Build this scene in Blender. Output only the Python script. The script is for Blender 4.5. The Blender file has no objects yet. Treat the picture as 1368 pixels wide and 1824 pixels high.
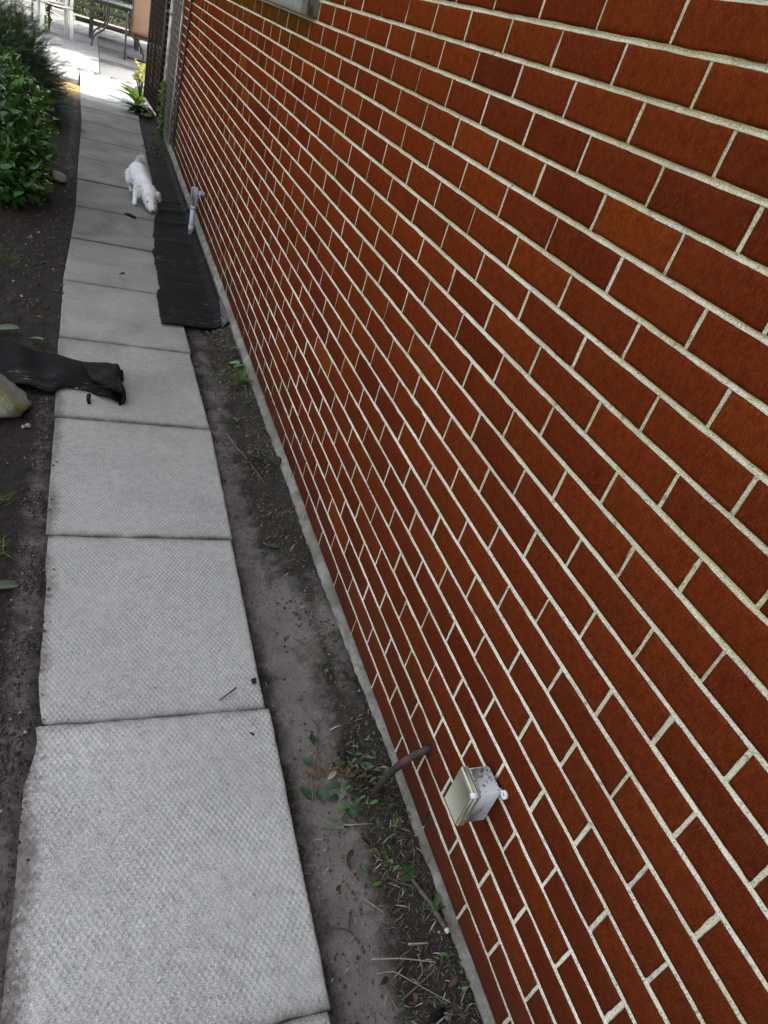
import bpy, math, random
import numpy as np
from mathutils import Matrix, Vector
D = bpy.data
C = bpy.context.scene.collection
SC = bpy.context.scene
rng = np.random.default_rng(7)
random.seed(7)

# ------------------------------------------------------------------ camera
cam = D.objects.new("camera", D.cameras.new("camera"))
C.objects.link(cam)
cam.data.sensor_fit = 'VERTICAL'
cam.data.sensor_height = 36.0
cam.data.sensor_width = 27.0
cam.data.lens = 1257.42 / 1824 * 36
cam.data.clip_start = 0.05
cam.data.clip_end = 400
_R = [[0.9129621495739112, -0.3041818145862424, 0.27198076608517435],
      [0.03530700929331049, -0.6051585611353807, -0.7953216525261936],
      [0.40651387250624, 0.7357013929287167, -0.541747110652651]]
cam.matrix_world = Matrix(((_R[0][0], -_R[1][0], -_R[2][0], -0.76454828),
                           (_R[0][1], -_R[1][1], -_R[2][1], -0.52343361),
                           (_R[0][2], -_R[1][2], -_R[2][2], 1.51145483),
                           (0, 0, 0, 1)))
SC.camera = cam

# ------------------------------------------------------------------ world, sun, exposure
SUN_EL = 50.0
SUN_AZ = 92.0          # clockwise from +Y: the sun stands behind the house on the right
W = D.worlds.new("World")
SC.world = W
W.use_nodes = True
wn = W.node_tree
wn.nodes.clear()
sky = wn.nodes.new('ShaderNodeTexSky')
sky.sky_type = 'NISHITA'
sky.sun_disc = False
sky.sun_elevation = math.radians(SUN_EL)
sky.sun_rotation = math.radians(SUN_AZ)
sky.dust_density = 3.0
sky.ozone_density = 1.0
hs = wn.nodes.new('ShaderNodeHueSaturation')
hs.inputs['Saturation'].default_value = 0.26
bg = wn.nodes.new('ShaderNodeBackground')
bg.inputs[1].default_value = 0.12
wo = wn.nodes.new('ShaderNodeOutputWorld')
wn.links.new(sky.outputs[0], hs.inputs['Color'])
wn.links.new(hs.outputs[0], bg.inputs[0])
wn.links.new(bg.outputs[0], wo.inputs[0])
sun = D.objects.new("sun", D.lights.new("sun", 'SUN'))
C.objects.link(sun)
sun.data.energy = 2.2
sun.data.angle = math.radians(0.5)
sun.data.color = (1.0, 0.94, 0.84)
_e, _a = math.radians(SUN_EL), math.radians(SUN_AZ)
_dir = Vector((math.sin(_a) * math.cos(_e), math.cos(_a) * math.cos(_e), math.sin(_e)))
sun.rotation_euler = _dir.to_track_quat('Z', 'Y').to_euler()
sun.location = (8, 5, 12)
SC.view_settings.view_transform = 'Standard'
SC.view_settings.look = 'None'
SC.view_settings.exposure = 2.2
SC.view_settings.gamma = 1.0

# ------------------------------------------------------------------ noise in numpy
def _h(ix, iy, iz, seed):
    n = (ix * 374761393 + iy * 668265263 + iz * 2147483647 + seed * 1274126177) & 0xFFFFFFFF
    n = ((n ^ (n >> 13)) * 1274126177) & 0xFFFFFFFF
    n = n ^ (n >> 16)
    return (n & 0xFFFF) / 32767.5 - 1.0
def vn(x, y, z=None, seed=0):
    x = np.asarray(x, float); y = np.asarray(y, float)
    z = np.zeros_like(x) if z is None else np.asarray(z, float)
    ix, iy, iz = (np.floor(v).astype(np.int64) for v in (x, y, z))
    fx, fy, fz = x - ix, y - iy, z - iz
    fx, fy, fz = (f * f * (3 - 2 * f) for f in (fx, fy, fz))
    r = 0
    for a in (0, 1):
        for b in (0, 1):
            for c in (0, 1):
                r = r + _h(ix + a, iy + b, iz + c, seed) * (fx if a else 1 - fx) * (fy if b else 1 - fy) * (fz if c else 1 - fz)
    return r
def fbm(x, y, z=None, seed=0, o=4):
    r = 0; a = 1.0; s = 1.0; t = 0
    for i in range(o):
        r = r + a * vn(np.asarray(x) * s, np.asarray(y) * s, None if z is None else np.asarray(z) * s, seed + i * 17)
        t += a; a *= .5; s *= 2.03
    return r / t

# ------------------------------------------------------------------ object helpers
def link(o, parent=None):
    C.objects.link(o)
    if parent: o.parent = parent
    return o
def tag(o, label=None, cat=None, group=None, kind=None):
    if label: o['label'] = label
    if cat: o['category'] = cat
    if group: o['group'] = group
    if kind: o['kind'] = kind
    return o
def empty(name, loc=(0, 0, 0), rz=0, label=None, cat=None, group=None):
    o = D.objects.new(name, None); C.objects.link(o)
    o.location = loc; o.rotation_euler = (0, 0, rz); o.empty_display_size = .05
    return tag(o, label, cat, group)
def mesh_obj(name, v, f, mat, parent=None, smooth=False, attrs=None, fattrs=None):
    """v (n,3); f either an int array (m,k) or a list of index lists"""
    me = D.meshes.new(name)
    v = np.asarray(v, dtype=np.float32)
    if isinstance(f, np.ndarray):
        m, k = f.shape
        sizes = np.full(m, k, np.int32); loops = f.astype(np.int32).ravel()
    else:
        sizes = np.array([len(a) for a in f], np.int32)
        loops = np.array([i for a in f for i in a], np.int32)
    me.vertices.add(len(v)); me.vertices.foreach_set("co", v.ravel())
    me.loops.add(len(loops)); me.loops.foreach_set("vertex_index", loops)
    me.polygons.add(len(sizes))
    me.polygons.foreach_set("loop_start", np.concatenate([[0], np.cumsum(sizes)[:-1]]).astype(np.int32))
    try: me.polygons.foreach_set("loop_total", sizes)
    except Exception: pass
    if smooth: me.polygons.foreach_set("use_smooth", np.ones(len(sizes), bool))
    for n, a in (attrs or {}).items():
        at = me.attributes.new(n, 'FLOAT', 'POINT'); at.data.foreach_set("value", np.asarray(a, np.float32))
    for n, a in (fattrs or {}).items():
        at = me.attributes.new(n, 'FLOAT', 'FACE'); at.data.foreach_set("value", np.asarray(a, np.float32))
    me.update(calc_edges=True); me.validate(verbose=False)
    if mat: me.materials.append(mat)
    o = D.objects.new(name, me)
    return link(o, parent)
def grid_faces(nu, nv):
    i, j = np.meshgrid(np.arange(nu - 1), np.arange(nv - 1), indexing='ij')
    a = (i * nv + j).ravel()
    return np.stack([a, a + nv, a + nv + 1, a + 1], 1)
class MB:
    """collects shapes into one mesh"""
    def __init__(s): s.v = []; s.f = []; s.n = 0
    def add(s, v, f):
        v = np.asarray(v, float).reshape(-1, 3)
        s.v.append(v); s.f += [[int(i) + s.n for i in a] for a in f]; s.n += len(v); return s
    def box(s, lo, hi, bev=0.0, rot=None, at=None):
        lo = np.array(lo, float); hi = np.array(hi, float); c = (lo + hi) / 2; h = (hi - lo) / 2
        b = min(bev, h.min() * .49)
        if b <= 0:
            P = np.array([[x, y, z] for x in (-1, 1) for y in (-1, 1) for z in (-1, 1)]) * h
            F = [[0, 1, 3, 2], [4, 6, 7, 5], [0, 4, 5, 1], [2, 3, 7, 6], [0, 2, 6, 4], [1, 5, 7, 3]]
        else:
            P = []; idx = {}
            for sx in (-1, 1):
                for sy in (-1, 1):
                    for sz in (-1, 1):
                        sg = np.array([sx, sy, sz])
                        for ax in range(3):
                            q = sg * (h - b); q[ax] = sg[ax] * h[ax]
                            idx[(sx, sy, sz, ax)] = len(P); P.append(q)
            F = []
            for ax in range(3):
                o = [a for a in range(3) if a != ax]
                for sg in (-1, 1):
                    q = []
                    for (a, c2) in ((-1, -1), (1, -1), (1, 1), (-1, 1)):
                        k = [0, 0, 0]; k[ax] = sg; k[o[0]] = a; k[o[1]] = c2
                        q.append(idx[(*k, ax)])
                    F.append(q if (sg > 0) == (ax != 1) else q[::-1])
            for ax in range(3):
                o = [a for a in range(3) if a != ax]
                for a in (-1, 1):
                    for c2 in (-1, 1):
                        k0 = [0, 0, 0]; k0[o[0]] = a; k0[o[1]] = c2
                        k1 = list(k0); k0[ax] = -1; k1[ax] = 1
                        F.append([idx[(*k0, o[0])], idx[(*k1, o[0])], idx[(*k1, o[1])], idx[(*k0, o[1])]])
            for sx in (-1, 1):
                for sy in (-1, 1):
                    for sz in (-1, 1):
                        F.append([idx[(sx, sy, sz, a)] for a in range(3)])
            P = np.array(P)
        if rot is not None: P = P @ np.array(rot).T
        return s.add(P + c if at is None else P + np.array(at), F)
    def tube(s, pts, r, n=10, cap=True, squash=None):
        P = np.array(pts, float); m = len(P)
        r = np.full(m, r) if np.isscalar(r) else np.array(r, float)
        T = np.gradient(P, axis=0); T /= np.linalg.norm(T, axis=1)[:, None] + 1e-12
        ref = np.array([0, 0, 1.]) if abs(T[0, 2]) < .9 else np.array([1., 0, 0])
        V = []
        for i in range(m):
            a = np.cross(T[i], ref)
            if np.linalg.norm(a) < .05: a = np.cross(T[i], [0, 1., 0.3])
            a /= np.linalg.norm(a); b = np.cross(T[i], a); ref = -b if np.dot(-b, ref) > 0 else b
            th = np.arange(n) * 2 * math.pi / n
            V.append(P[i] + r[i] * (np.cos(th)[:, None] * a + np.sin(th)[:, None] * b))
        F = []
        for i in range(m - 1):
            for j in range(n):
                F.append([i * n + j, i * n + (j + 1) % n, (i + 1) * n + (j + 1) % n, (i + 1) * n + j])
        if cap: F.append(list(range(n))[::-1]); F.append([(m - 1) * n + j for j in range(n)])
        return s.add(np.concatenate(V), F)
    def ball(s, c, r, nu=16, nv=10, rot=None):
        r = np.array([r, r, r]) if np.isscalar(r) else np.array(r, float)
        V = []; F = []
        for i in range(nv + 1):
            ph = math.pi * i / nv
            for j in range(nu):
                th = 2 * math.pi * j / nu
                V.append([math.sin(ph) * math.cos(th), math.sin(ph) * math.sin(th), math.cos(ph)])
        V = np.array(V) * r
        if rot is not None: V = V @ np.array(rot).T
        for i in range(nv):
            for j in range(nu):
                F.append([i * nu + j, (i + 1) * nu + j, (i + 1) * nu + (j + 1) % nu, i * nu + (j + 1) % nu])
        return s.add(V + np.array(c), F)
    def prism(s, outline, z0, z1):
        n = len(outline)
        V = [(x, y, z0) for x, y in outline] + [(x, y, z1) for x, y in outline]
        F = [list(range(n))[::-1], [n + i for i in range(n)]] + [[i, (i + 1) % n, n + (i + 1) % n, n + i] for i in range(n)]
        return s.add(V, F)
    def build(s, name, mat, parent=None, smooth=False):
        return mesh_obj(name, np.concatenate(s.v), s.f, mat, parent, smooth)
def scatter(name, tv, tf, pos, mats, mat, parent=None, smooth=True, rnd=None, ax=None):
    """many copies of one small template as one mesh; mats (n,3,3) rows scaled axes"""
    tv = np.asarray(tv, float); n = len(pos); k = len(tv)
    V = np.einsum('nij,kj->nki', mats, tv) + np.asarray(pos)[:, None, :]
    F = (np.asarray(tf)[None] + (np.arange(n) * k)[:, None, None]).reshape(-1, np.asarray(tf).shape[1])
    r = rng.random(n) if rnd is None else rnd
    at = {'rnd': np.repeat(r, k)}
    if ax is not None: at['ax'] = np.tile(ax, n)
    return mesh_obj(name, V.reshape(-1, 3), F, mat, parent, smooth, attrs=at)
def frames(d, up_hint, size, w=1.0):
    """matrices whose columns are side, dir, normal scaled by size"""
    d = d / (np.linalg.norm(d, axis=1)[:, None] + 1e-9)
    s = np.cross(d, up_hint); s /= np.linalg.norm(s, axis=1)[:, None] + 1e-9
    nn = np.cross(s, d)
    M = np.stack([s * (size * w)[:, None], d * size[:, None], nn * size[:, None]], axis=2)
    return M
def rv(n): 
    v = rng.normal(size=(n, 3)); return v / np.linalg.norm(v, axis=1)[:, None]

# ------------------------------------------------------------------ materials
class NT:
    def __init__(s, name):
        s.m = D.materials.new(name); s.m.use_nodes = True; s.t = s.m.node_tree; s.t.nodes.clear()
        s.out = s.n('ShaderNodeOutputMaterial'); s._co = None
    def n(s, ty, **k):
        q = s.t.nodes.new(ty)
        for a, b in k.items(): setattr(q, a, b)
        return q
    def set(s, inp, val):
        if isinstance(val, bpy.types.NodeSocket): s.t.links.new(val, inp)
        elif val is not None:
            if inp.type == 'RGBA' and not np.isscalar(val): val = (*val[:3], 1)
            inp.default_value = val
    @property
    def co(s):
        if s._co is None: s._co = s.n('ShaderNodeTexCoord').outputs['Object']
        return s._co
    def geo(s): return s.n('ShaderNodeNewGeometry').outputs['Position']
    def sc(s, v, vec=None):
        q = s.n('ShaderNodeMapping'); s.set(q.inputs['Vector'], vec or s.co); q.inputs['Scale'].default_value = v; return q.outputs[0]
    def noise(s, scale, detail=3, rough=.55, vec=None, dist=0):
        q = s.n('ShaderNodeTexNoise'); s.set(q.inputs['Vector'], vec or s.co)
        q.inputs['Scale'].default_value = scale; q.inputs['Detail'].default_value = detail
        q.inputs['Roughness'].default_value = rough; q.inputs['Distortion'].default_value = dist; return q.outputs['Fac']
    def voro(s, scale, vec=None, feature='F1', rand=1.0):
        q = s.n('ShaderNodeTexVoronoi', feature=feature); s.set(q.inputs['Vector'], vec or s.co); q.inputs['Scale'].default_value = scale
        q.inputs['Randomness'].default_value = rand
        return q.outputs['Distance']
    def ramp(s, fac, stops, inter='LINEAR'):
        q = s.n('ShaderNodeValToRGB'); s.set(q.inputs[0], fac); e = q.color_ramp.elements; q.color_ramp.interpolation = inter
        while len(e) < len(stops): e.new(.5)
        for el, (p, c) in zip(e, stops):
            el.position = p; el.color = (*c[:3], 1) if not np.isscalar(c) else (c, c, c, 1)
        return q.outputs[0]
    def mix(s, fac, a, b, mode='MIX'):
        q = s.n('ShaderNodeMix', data_type='RGBA', blend_type=mode)
        s.set(q.inputs[0], fac); s.set(q.inputs[6], a); s.set(q.inputs[7], b); return q.outputs[2]
    def math(s, op, a, b=0.0, c=0.0, clamp=False):
        q = s.n('ShaderNodeMath', operation=op, use_clamp=clamp); s.set(q.inputs[0], a); s.set(q.inputs[1], b)
        if len(q.inputs) > 2: s.set(q.inputs[2], c)
        return q.outputs[0]
    def mr(s, v, a, b, c=0, d=1):
        q = s.n('ShaderNodeMapRange'); q.clamp = True
        for i, x in enumerate((v, a, b, c, d)): s.set(q.inputs[i], x)
        return q.outputs[0]
    def attr(s, name):
        return s.n('ShaderNodeAttribute', attribute_name=name).outputs['Fac']
    def xyz(s, vec=None):
        q = s.n('ShaderNodeSeparateXYZ'); s.set(q.inputs[0], vec or s.co); return q.outputs
    def bump(s, h, strength=.5, dist=.01, normal=None):
        q = s.n('ShaderNodeBump'); s.set(q.inputs['Height'], h); q.inputs['Strength'].default_value = strength
        q.inputs['Distance'].default_value = dist
        if normal is not None: s.set(q.inputs['Normal'], normal)
        return q.outputs[0]
    def bsdf(s, col, rough=.8, normal=None, spec=None, metal=None, trans=None, tcol=None, sheen=None, out=True):
        q = s.n('ShaderNodeBsdfPrincipled'); s.set(q.inputs['Base Color'], col); s.set(q.inputs['Roughness'], rough)
        if normal is not None: s.set(q.inputs['Normal'], normal)
        if spec is not None: s.set(q.inputs['Specular IOR Level'], spec)
        if metal is not None: s.set(q.inputs['Metallic'], metal)
        r = q.outputs[0]
        if trans:
            t = s.n('ShaderNodeBsdfTranslucent'); s.set(t.inputs[0], tcol if tcol is not None else col)
            m = s.n('ShaderNodeMixShader'); m.inputs[0].default_value = trans
            s.t.links.new(r, m.inputs[1]); s.t.links.new(t.outputs[0], m.inputs[2]); r = m.outputs[0]
        if out: s.t.links.new(r, s.out.inputs['Surface'])
        return r

def simple(name, col, rough=.7, var=.25, scale=30, bump=.15, bd=.002, metal=None, spec=None, dirt=None, dscale=8, dlo=.55, dhi=.7):
    t = NT(name)
    nz = t.noise(scale, 4)
    c = t.mix(t.mr(nz, .3, .7), tuple(x * (1 - var) for x in col), tuple(min(1, x * (1 + var)) for x in col))
    if dirt is not None:
        c = t.mix(t.mr(t.noise(dscale, 5, .65), dlo, dhi), c, dirt)
    t.bsdf(c, rough, t.bump(t.noise(scale * 4, 3), bump, bd), spec, metal)
    return t.m

# bricks: combed face, colour varies brick by brick
t = NT("brick_face")
x_, y_, z_ = t.xyz()
r1 = t.attr('rnd')
streak = t.noise(1, 4, .6, vec=t.sc((420, 420, 95)))
mott = t.noise(58, 6, .72)
blot = t.noise(9, 3)
col = t.ramp(r1, [(0, (.110, .0170, .0078)), (.22, (.148, .0240, .0078)), (.5, (.180, .0310, .0080)), (.8, (.205, .0375, .0080)), (.95, (.235, .0465, .0078)), (1, (.31, .068, .0082))])
col = t.mix(t.mr(streak, .36, .7), t.mix(.32, col, (.02, .004, .003)), t.mix(.10, col, (.45, .14, .03)))
grn = t.noise(520, 3, .7)
col = t.mix(t.mr(grn, .50, .66, 0, .55), col, (.030, .006, .004))
col = t.mix(t.mr(grn, .46, .32, 0, .30), col, (.30, .085, .022))
col = t.mix(t.mr(mott, .42, .64, 0, .42), col, (.045, .008, .005))
col = t.mix(t.mr(blot, .5, .75, 0, .16), col, (.22, .052, .012))
# soil splash on the lowest courses, thin and patchy
spl = t.math('MULTIPLY', t.mr(z_, .10, .34, .62, 0), t.mr(t.noise(5, 4), .3, .62))
col = t.mix(spl, col, (.060, .036, .027))
low_shade = t.math('MULTIPLY', t.mr(z_, 1.15, .10, 0, .62), t.mr(t.noise(3.5, 5, .65), .25, .6, .5, 1))  # dimmer light low on the wall, painted as a patchy darkening of the bricks
col = t.mix(low_shade, col, (.045, .014, .009))
# green algae low down at the far end of the wall
alg = t.math('MULTIPLY', t.mr(y_, 6.3, 7.1), t.mr(z_, .28, .62, .7, 0))
col = t.mix(alg, col, (.085, .070, .026))
# brown stain under the sill
st = t.math('MULTIPLY', t.math('MULTIPLY', t.mr(z_, 1.33, 1.45), t.mr(z_, 1.52, 1.5)), t.mr(y_, 2.52, 2.75))
st = t.math('MULTIPLY', st, t.mr(t.noise(14, 4), .25, .5, .35, .85))
col = t.mix(st, col, (.075, .040, .006))
# pale specks of mortar smears and threads
sp = t.math('MULTIPLY', t.mr(t.noise(1, 2, vec=t.sc((300, 300, 60)), dist=1.5), .79, .83), t.mr(t.noise(7, 2), .5, .62))
col = t.mix(t.math('MULTIPLY', sp, .35), col, (.42, .33, .24))
hgt = t.math('ADD', t.math('ADD', streak, t.math('MULTIPLY', grn, .6)), t.math('MULTIPLY', mott, .7))
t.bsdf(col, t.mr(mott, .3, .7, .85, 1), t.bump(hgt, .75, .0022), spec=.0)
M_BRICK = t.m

t = NT("mortar")
x_, y_, z_ = t.xyz()
n1 = t.noise(26, 5, .6); n2 = t.noise(420, 2); n3 = t.noise(3.2, 4)
c = t.mix(t.mr(n1, .3, .7), (.74, .71, .59), (.94, .915, .80))
c = t.mix(t.mr(n3, .38, .62, 0, .55), c, (.42, .385, .20))
c = t.mix(t.math('MULTIPLY', t.mr(z_, .45, 1.25, .05, .55), t.mr(n1, .36, .6)), c, (.40, .36, .135))
alg2 = t.math('MULTIPLY', t.mr(t.attr('upper'), -.25, .5), t.mr(z_, .1, 1.0, .25, 1))
c = t.mix(t.math('MULTIPLY', alg2, t.mr(t.noise(4.5, 4), .3, .6, .45, .95)), c, (.50, .44, .17))
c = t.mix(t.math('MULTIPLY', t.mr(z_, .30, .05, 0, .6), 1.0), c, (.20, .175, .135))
c = t.mix(t.math('MULTIPLY', t.math('MULTIPLY', t.mr(y_, 6.2, 7.2), t.mr(z_, .7, .2)), .5), c, (.2, .19, .09))
c = t.mix(t.mr(n2, .55, .66, 0, .8), c, (.20, .185, .13))
c = t.mix(t.mr(n2, .44, .34, 0, .6), c, (.95, .94, .88))
c = t.mix(t.mr(t.noise(60, 4), .63, .70, 0, .6), c, (.12, .11, .07))
t.bsdf(c, .92, t.bump(t.math('ADD', n2, t.math('MULTIPLY', n1, .8)), .8, .0016))
M_MORTAR = t.m

t = NT("house_brick_courses")
b = t.n('ShaderNodeTexBrick')
cx = t.xyz(); cmb = t.n('ShaderNodeCombineXYZ')
t.set(cmb.inputs[0], t.math('ADD', cx[0], cx[1])); t.set(cmb.inputs[1], cx[2])
t.set(b.inputs['Vector'], cmb.outputs[0])
b.inputs['Scale'].default_value = 1; b.inputs['Brick Width'].default_value = .2032; b.inputs['Row Height'].default_value = .06628
b.inputs['Mortar Size'].default_value = .0047; b.inputs['Mortar Smooth'].default_value = .1
t.set(b.inputs['Color1'], (.14, .03, .012)); t.set(b.inputs['Color2'], (.24, .055, .015)); t.set(b.inputs['Mortar'], (.5, .47, .37))
t.bsdf(b.outputs['Color'], .8, t.bump(b.outputs['Fac'], -.6, .004))
M_COURSES = t.m

t = NT("foundation_concrete")
n1 = t.noise(18, 6, .7); n2 = t.noise(160, 4)
c = t.mix(t.mr(n1, .35, .65), (.11, .105, .088), (.29, .28, .245))
c = t.mix(t.mr(t.noise(5, 3), .5, .64, 0, .7), c, (.10, .095, .07))
c = t.mix(t.mr(n2, .58, .66, 0, .6), c, (.10, .09, .08))
t.bsdf(c, .95, t.bump(t.math('ADD', n1, t.math('MULTIPLY', n2, .5)), .9, .006))
M_FOUND = t.m

t = NT("sill_stone")
x_, y_, z_ = t.xyz()
n1 = t.noise(22, 5, .65)
c = t.mix(t.mr(n1, .35, .65), (.30, .31, .26), (.50, .52, .44))
c = t.mix(t.mr(y_, 2.70, 2.66), c, (.20, .17, .16))
c = t.mix(t.math('MULTIPLY', t.mr(z_, 1.505, 1.475), t.mr(n1, .2, .5, .5, 1)), c, (.10, .105, .02))
t.bsdf(c, .9, t.bump(n1, .6, .004))
M_SILL = t.m

# concrete slabs with a raised diamond tread
def slab_mat(name, tread=True, base=(.34, .345, .335), dirty=True):
    t = NT(name)
    x_, y_, z_ = t.xyz()
    n1 = t.noise(430, 4, .85); n2 = t.noise(3.0, 5, .6); n3 = t.noise(40, 4, .65)
    r1 = t.attr('rnd')
    c = t.mix(t.mr(n2, .3, .7), tuple(v * .80 for v in base), tuple(v * 1.14 for v in base))
    c = t.mix(t.mr(r1, 0, 1, 0, .35), c, tuple(v * .62 for v in (base[0], base[1], base[2] * .93)))
    c = t.mix(t.mr(n3, .42, .62, 0, .50), c, tuple(v * .55 for v in base))
    c = t.mix(t.mr(n1, .53, .60, 0, .8), c, (.85, .86, .86))
    c = t.mix(t.mr(n1, .46, .39, 0, .75), c, (.16, .16, .165))
    c = t.mix(t.mr(t.noise(90, 3), .66, .70, 0, .5), c, (.06, .055, .05))
    if dirty:
        # soil washed over the left edge and into the joints
        e = t.math('ADD', x_, t.math('ADD', t.math('MULTIPLY', t.math('SUBTRACT', t.noise(5, 4, .6), .5), .10), t.math('MULTIPLY', t.math('SUBTRACT', t.noise(60, 6, .75), .5), .10)))
        c = t.mix(t.math('MULTIPLY', t.mr(e, -.825, -.795, .9, 0), t.mr(y_, 3.2, 2.2)), c, t.mix(t.mr(n3, .35, .6), (.24, .21, .195), (.13, .11, .10)))
        e2 = t.math('ADD', x_, t.math('MULTIPLY', t.math('SUBTRACT', t.noise(17, 5, .7), .5), .10))
        c = t.mix(t.math('MULTIPLY', t.mr(e2, -.845, -.832, .8, 0), t.mr(y_, 9.0, 4.0, .3, 1)), c, (.070, .058, .052))
        jd = t.attr('seam')
        c = t.mix(t.math('MULTIPLY', jd, t.mr(t.noise(13, 5, .7), .30, .62, .25, 1.0)), c, (.10, .092, .082))
        # thin dried mud prints
        c = t.mix(t.mr(t.noise(5.5, 6, .72, dist=.8), .60, .72, 0, .35), c, (.15, .13, .12))
        # path grows dingier further along
        far_ = t.mr(y_, 9.5, 9.0)
        c = t.mix(t.math('MULTIPLY', t.mr(y_, .7, 4.4, 0, .86), far_), c, t.mix(t.mr(n2, .35, .65), (.118, .120, .098), (.205, .205, .178)))
        c = t.mix(t.math('MULTIPLY', t.math('MULTIPLY', t.mr(t.noise(2.1, 6, .7, dist=1.2), .52, .66, 0, .5), t.mr(y_, 1.2, 4)), far_), c, (.095, .095, .082))
        c = t.mix(t.math('MULTIPLY', t.math('MULTIPLY', jd, t.mr(y_, 2.5, 4, 0, .8)), far_), c, (.05, .047, .04))
    if tread:
        P = math.pi
        a = t.math('COSINE', t.math('MULTIPLY', x_, P / .0066)); bb = t.math('COSINE', t.math('MULTIPLY', y_, P / .0108))
        h = t.math('MULTIPLY', a, bb)
        wear = t.mr(t.noise(5.5, 5, .7), .34, .62, .12, 1)
        h = t.math('MULTIPLY', t.math('MAXIMUM', h, -.55), wear)
        hh = t.math('ADD', t.math('MULTIPLY', h, .5), t.math('MULTIPLY', n3, .5))
        nrm = t.bump(hh, .52, .0030)
        nrm = t.bump(n1, .5, .0012, nrm)
    else:
        nrm = t.bump(t.math('ADD', n3, t.math('MULTIPLY', n1, .4)), .5, .003)
    t.bsdf(c, .93, nrm, spec=.25)
    return t.m
M_SLAB = slab_mat("path_slab", True, (.49, .49, .465))
M_PATIO = slab_mat("patio_concrete", False, (.125, .13, .137), False)

t = NT("soil")
x_, y_, z_ = t.xyz()
n1 = t.noise(11, 7, .68); n2 = t.noise(85, 5, .7); n3 = t.noise(2.6, 4); n4 = t.noise(320, 3)
tr = t.attr('tread')
loose = t.mix(t.mr(n1, .3, .7), (.018, .0145, .0125), (.050, .041, .036))
loose = t.mix(t.mr(n2, .42, .64), loose, (.018, .015, .013))
packed = t.mix(t.mr(n1, .3, .68), (.115, .098, .090), (.195, .172, .160))
packed = t.mix(t.mr(n2, .55, .68, 0, .75), packed, (.045, .037, .032))
c = t.mix(t.mr(t.math('ADD', tr, t.math('ADD', t.math('MULTIPLY', t.math('SUBTRACT', n1, .5), .8), t.math('ADD', t.math('MULTIPLY', t.math('SUBTRACT', t.noise(33, 5, .7), .5), .9), t.math('MULTIPLY', t.math('SUBTRACT', n2, .5), .7)))), .25, .72), loose, packed)
c = t.mix(t.mr(n4, .62, .70, 0, .7), c, (.24, .22, .19))
c = t.mix(t.mr(t.voro(55), .10, .05, 0, .5), c, (.20, .18, .16))
dry = t.math('MULTIPLY', t.mr(y_, 8.9, 9.3), t.mr(y_, 12, 11.6))
c = t.mix(t.math('MULTIPLY', dry, .8), c, t.mix(t.mr(n2, .4, .6), (.28, .17, .06), (.42, .30, .13)))
t.bsdf(c, .96, t.bump(t.math('ADD', t.math('MULTIPLY', n1, .6), t.math('ADD', n2, t.math('MULTIPLY', n4, .35))), .9, .009), spec=.2)
M_SOIL = t.m

t = NT("black_rubber_sheet")
n1 = t.noise(7, 6, .7, dist=.6); n2 = t.noise(1, 6, .75, vec=t.sc((9, 22, 10))); n3 = t.noise(130, 3)
c = t.mix(t.mr(n1, .35, .68), (.004, .004, .0055), (.011, .0105, .0105))
c = t.mix(t.math('MULTIPLY', t.mr(n2, .54, .70, 0, .55), t.mr(t.noise(3.3, 3), .4, .6)), c, (.080, .073, .068))
c = t.mix(t.math('MULTIPLY', t.mr(t.noise(1, 4, .8, vec=t.sc((14, 60, 14))), .62, .67), t.mr(t.noise(2.3, 2), .46, .56)), c, (.25, .24, .24))
t.bsdf(c, t.mr(n1, .3, .7, .68, .9), t.bump(t.math('ADD', t.math('MULTIPLY', n1, .8), t.math('ADD', t.math('MULTIPLY', n2, .25), t.math('MULTIPLY', n3, .15))), .55, .006), spec=.10)
M_RUBBER = t.m

def leaf_mat(name, stops, rough=.32, trans=.22, rib=(.16, .24, .07), spec=.5, ribw=.10):
    t = NT(name)
    c = t.ramp(t.attr('rnd'), stops)
    c = t.mix(t.mr(t.noise(60, 3), .35, .7, 0, .35), c, tuple(v * .55 for v in stops[0][1]))
    if rib is not None:
        c = t.mix(t.mr(t.math('ABSOLUTE', t.attr('ax')), 0, ribw, .7, 0), c, rib)
    tc = t.mix(.55, c, (.30, .45, .03))
    t.bsdf(c, rough, t.bump(t.noise(150, 2), .25, .002), spec=spec, trans=trans, tcol=tc)
    return t.m
M_LAUREL = leaf_mat("glossy_leaf", [(0, (.013, .058, .012)), (.45, (.026, .110, .017)), (.8, (.055, .18, .025)), (.95, (.12, .28, .035)), (1, (.35, .52, .04))], .16, .18, (.07, .16, .045))
M_CONIFER = leaf_mat("conifer_needles", [(0, (.013, .036, .022)), (.5, (.026, .072, .042)), (.8, (.060, .125, .080)), (.93, (.10, .17, .12)), (.97, (.12, .11, .05)), (1, (.11, .065, .03))], .6, .10, None, .3)
M_FALLEN = leaf_mat("fallen_green_leaf", [(0, (.022, .055, .022)), (.5, (.028, .085, .026)), (1, (.085, .20, .035))], .42, .05, (.09, .16, .06), .4)
M_DEAD = leaf_mat("dead_brown_leaf", [(0, (.028, .020, .015)), (.55, (.055, .038, .026)), (.8, (.11, .060, .032)), (.9, (.17, .085, .035)), (1, (.38, .31, .20))], .8, .05, (.15, .10, .05), .3)
M_SUNNY = leaf_mat("garden_leaf", [(0, (.030, .075, .015)), (.6, (.07, .15, .02)), (1, (.20, .28, .04))], .5, .35, None, .3)
M_GRASS = leaf_mat("grass_blade", [(0, (.035, .09, .015)), (.7, (.06, .15, .02)), (1, (.14, .20, .05))], .5, .25, None, .3)
M_STRAW = leaf_mat("dry_straw", [(0, (.060, .048, .035)), (.5, (.15, .12, .085)), (.88, (.30, .26, .19)), (1, (.55, .50, .42))], .85, 0.0, None, .2)
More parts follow.
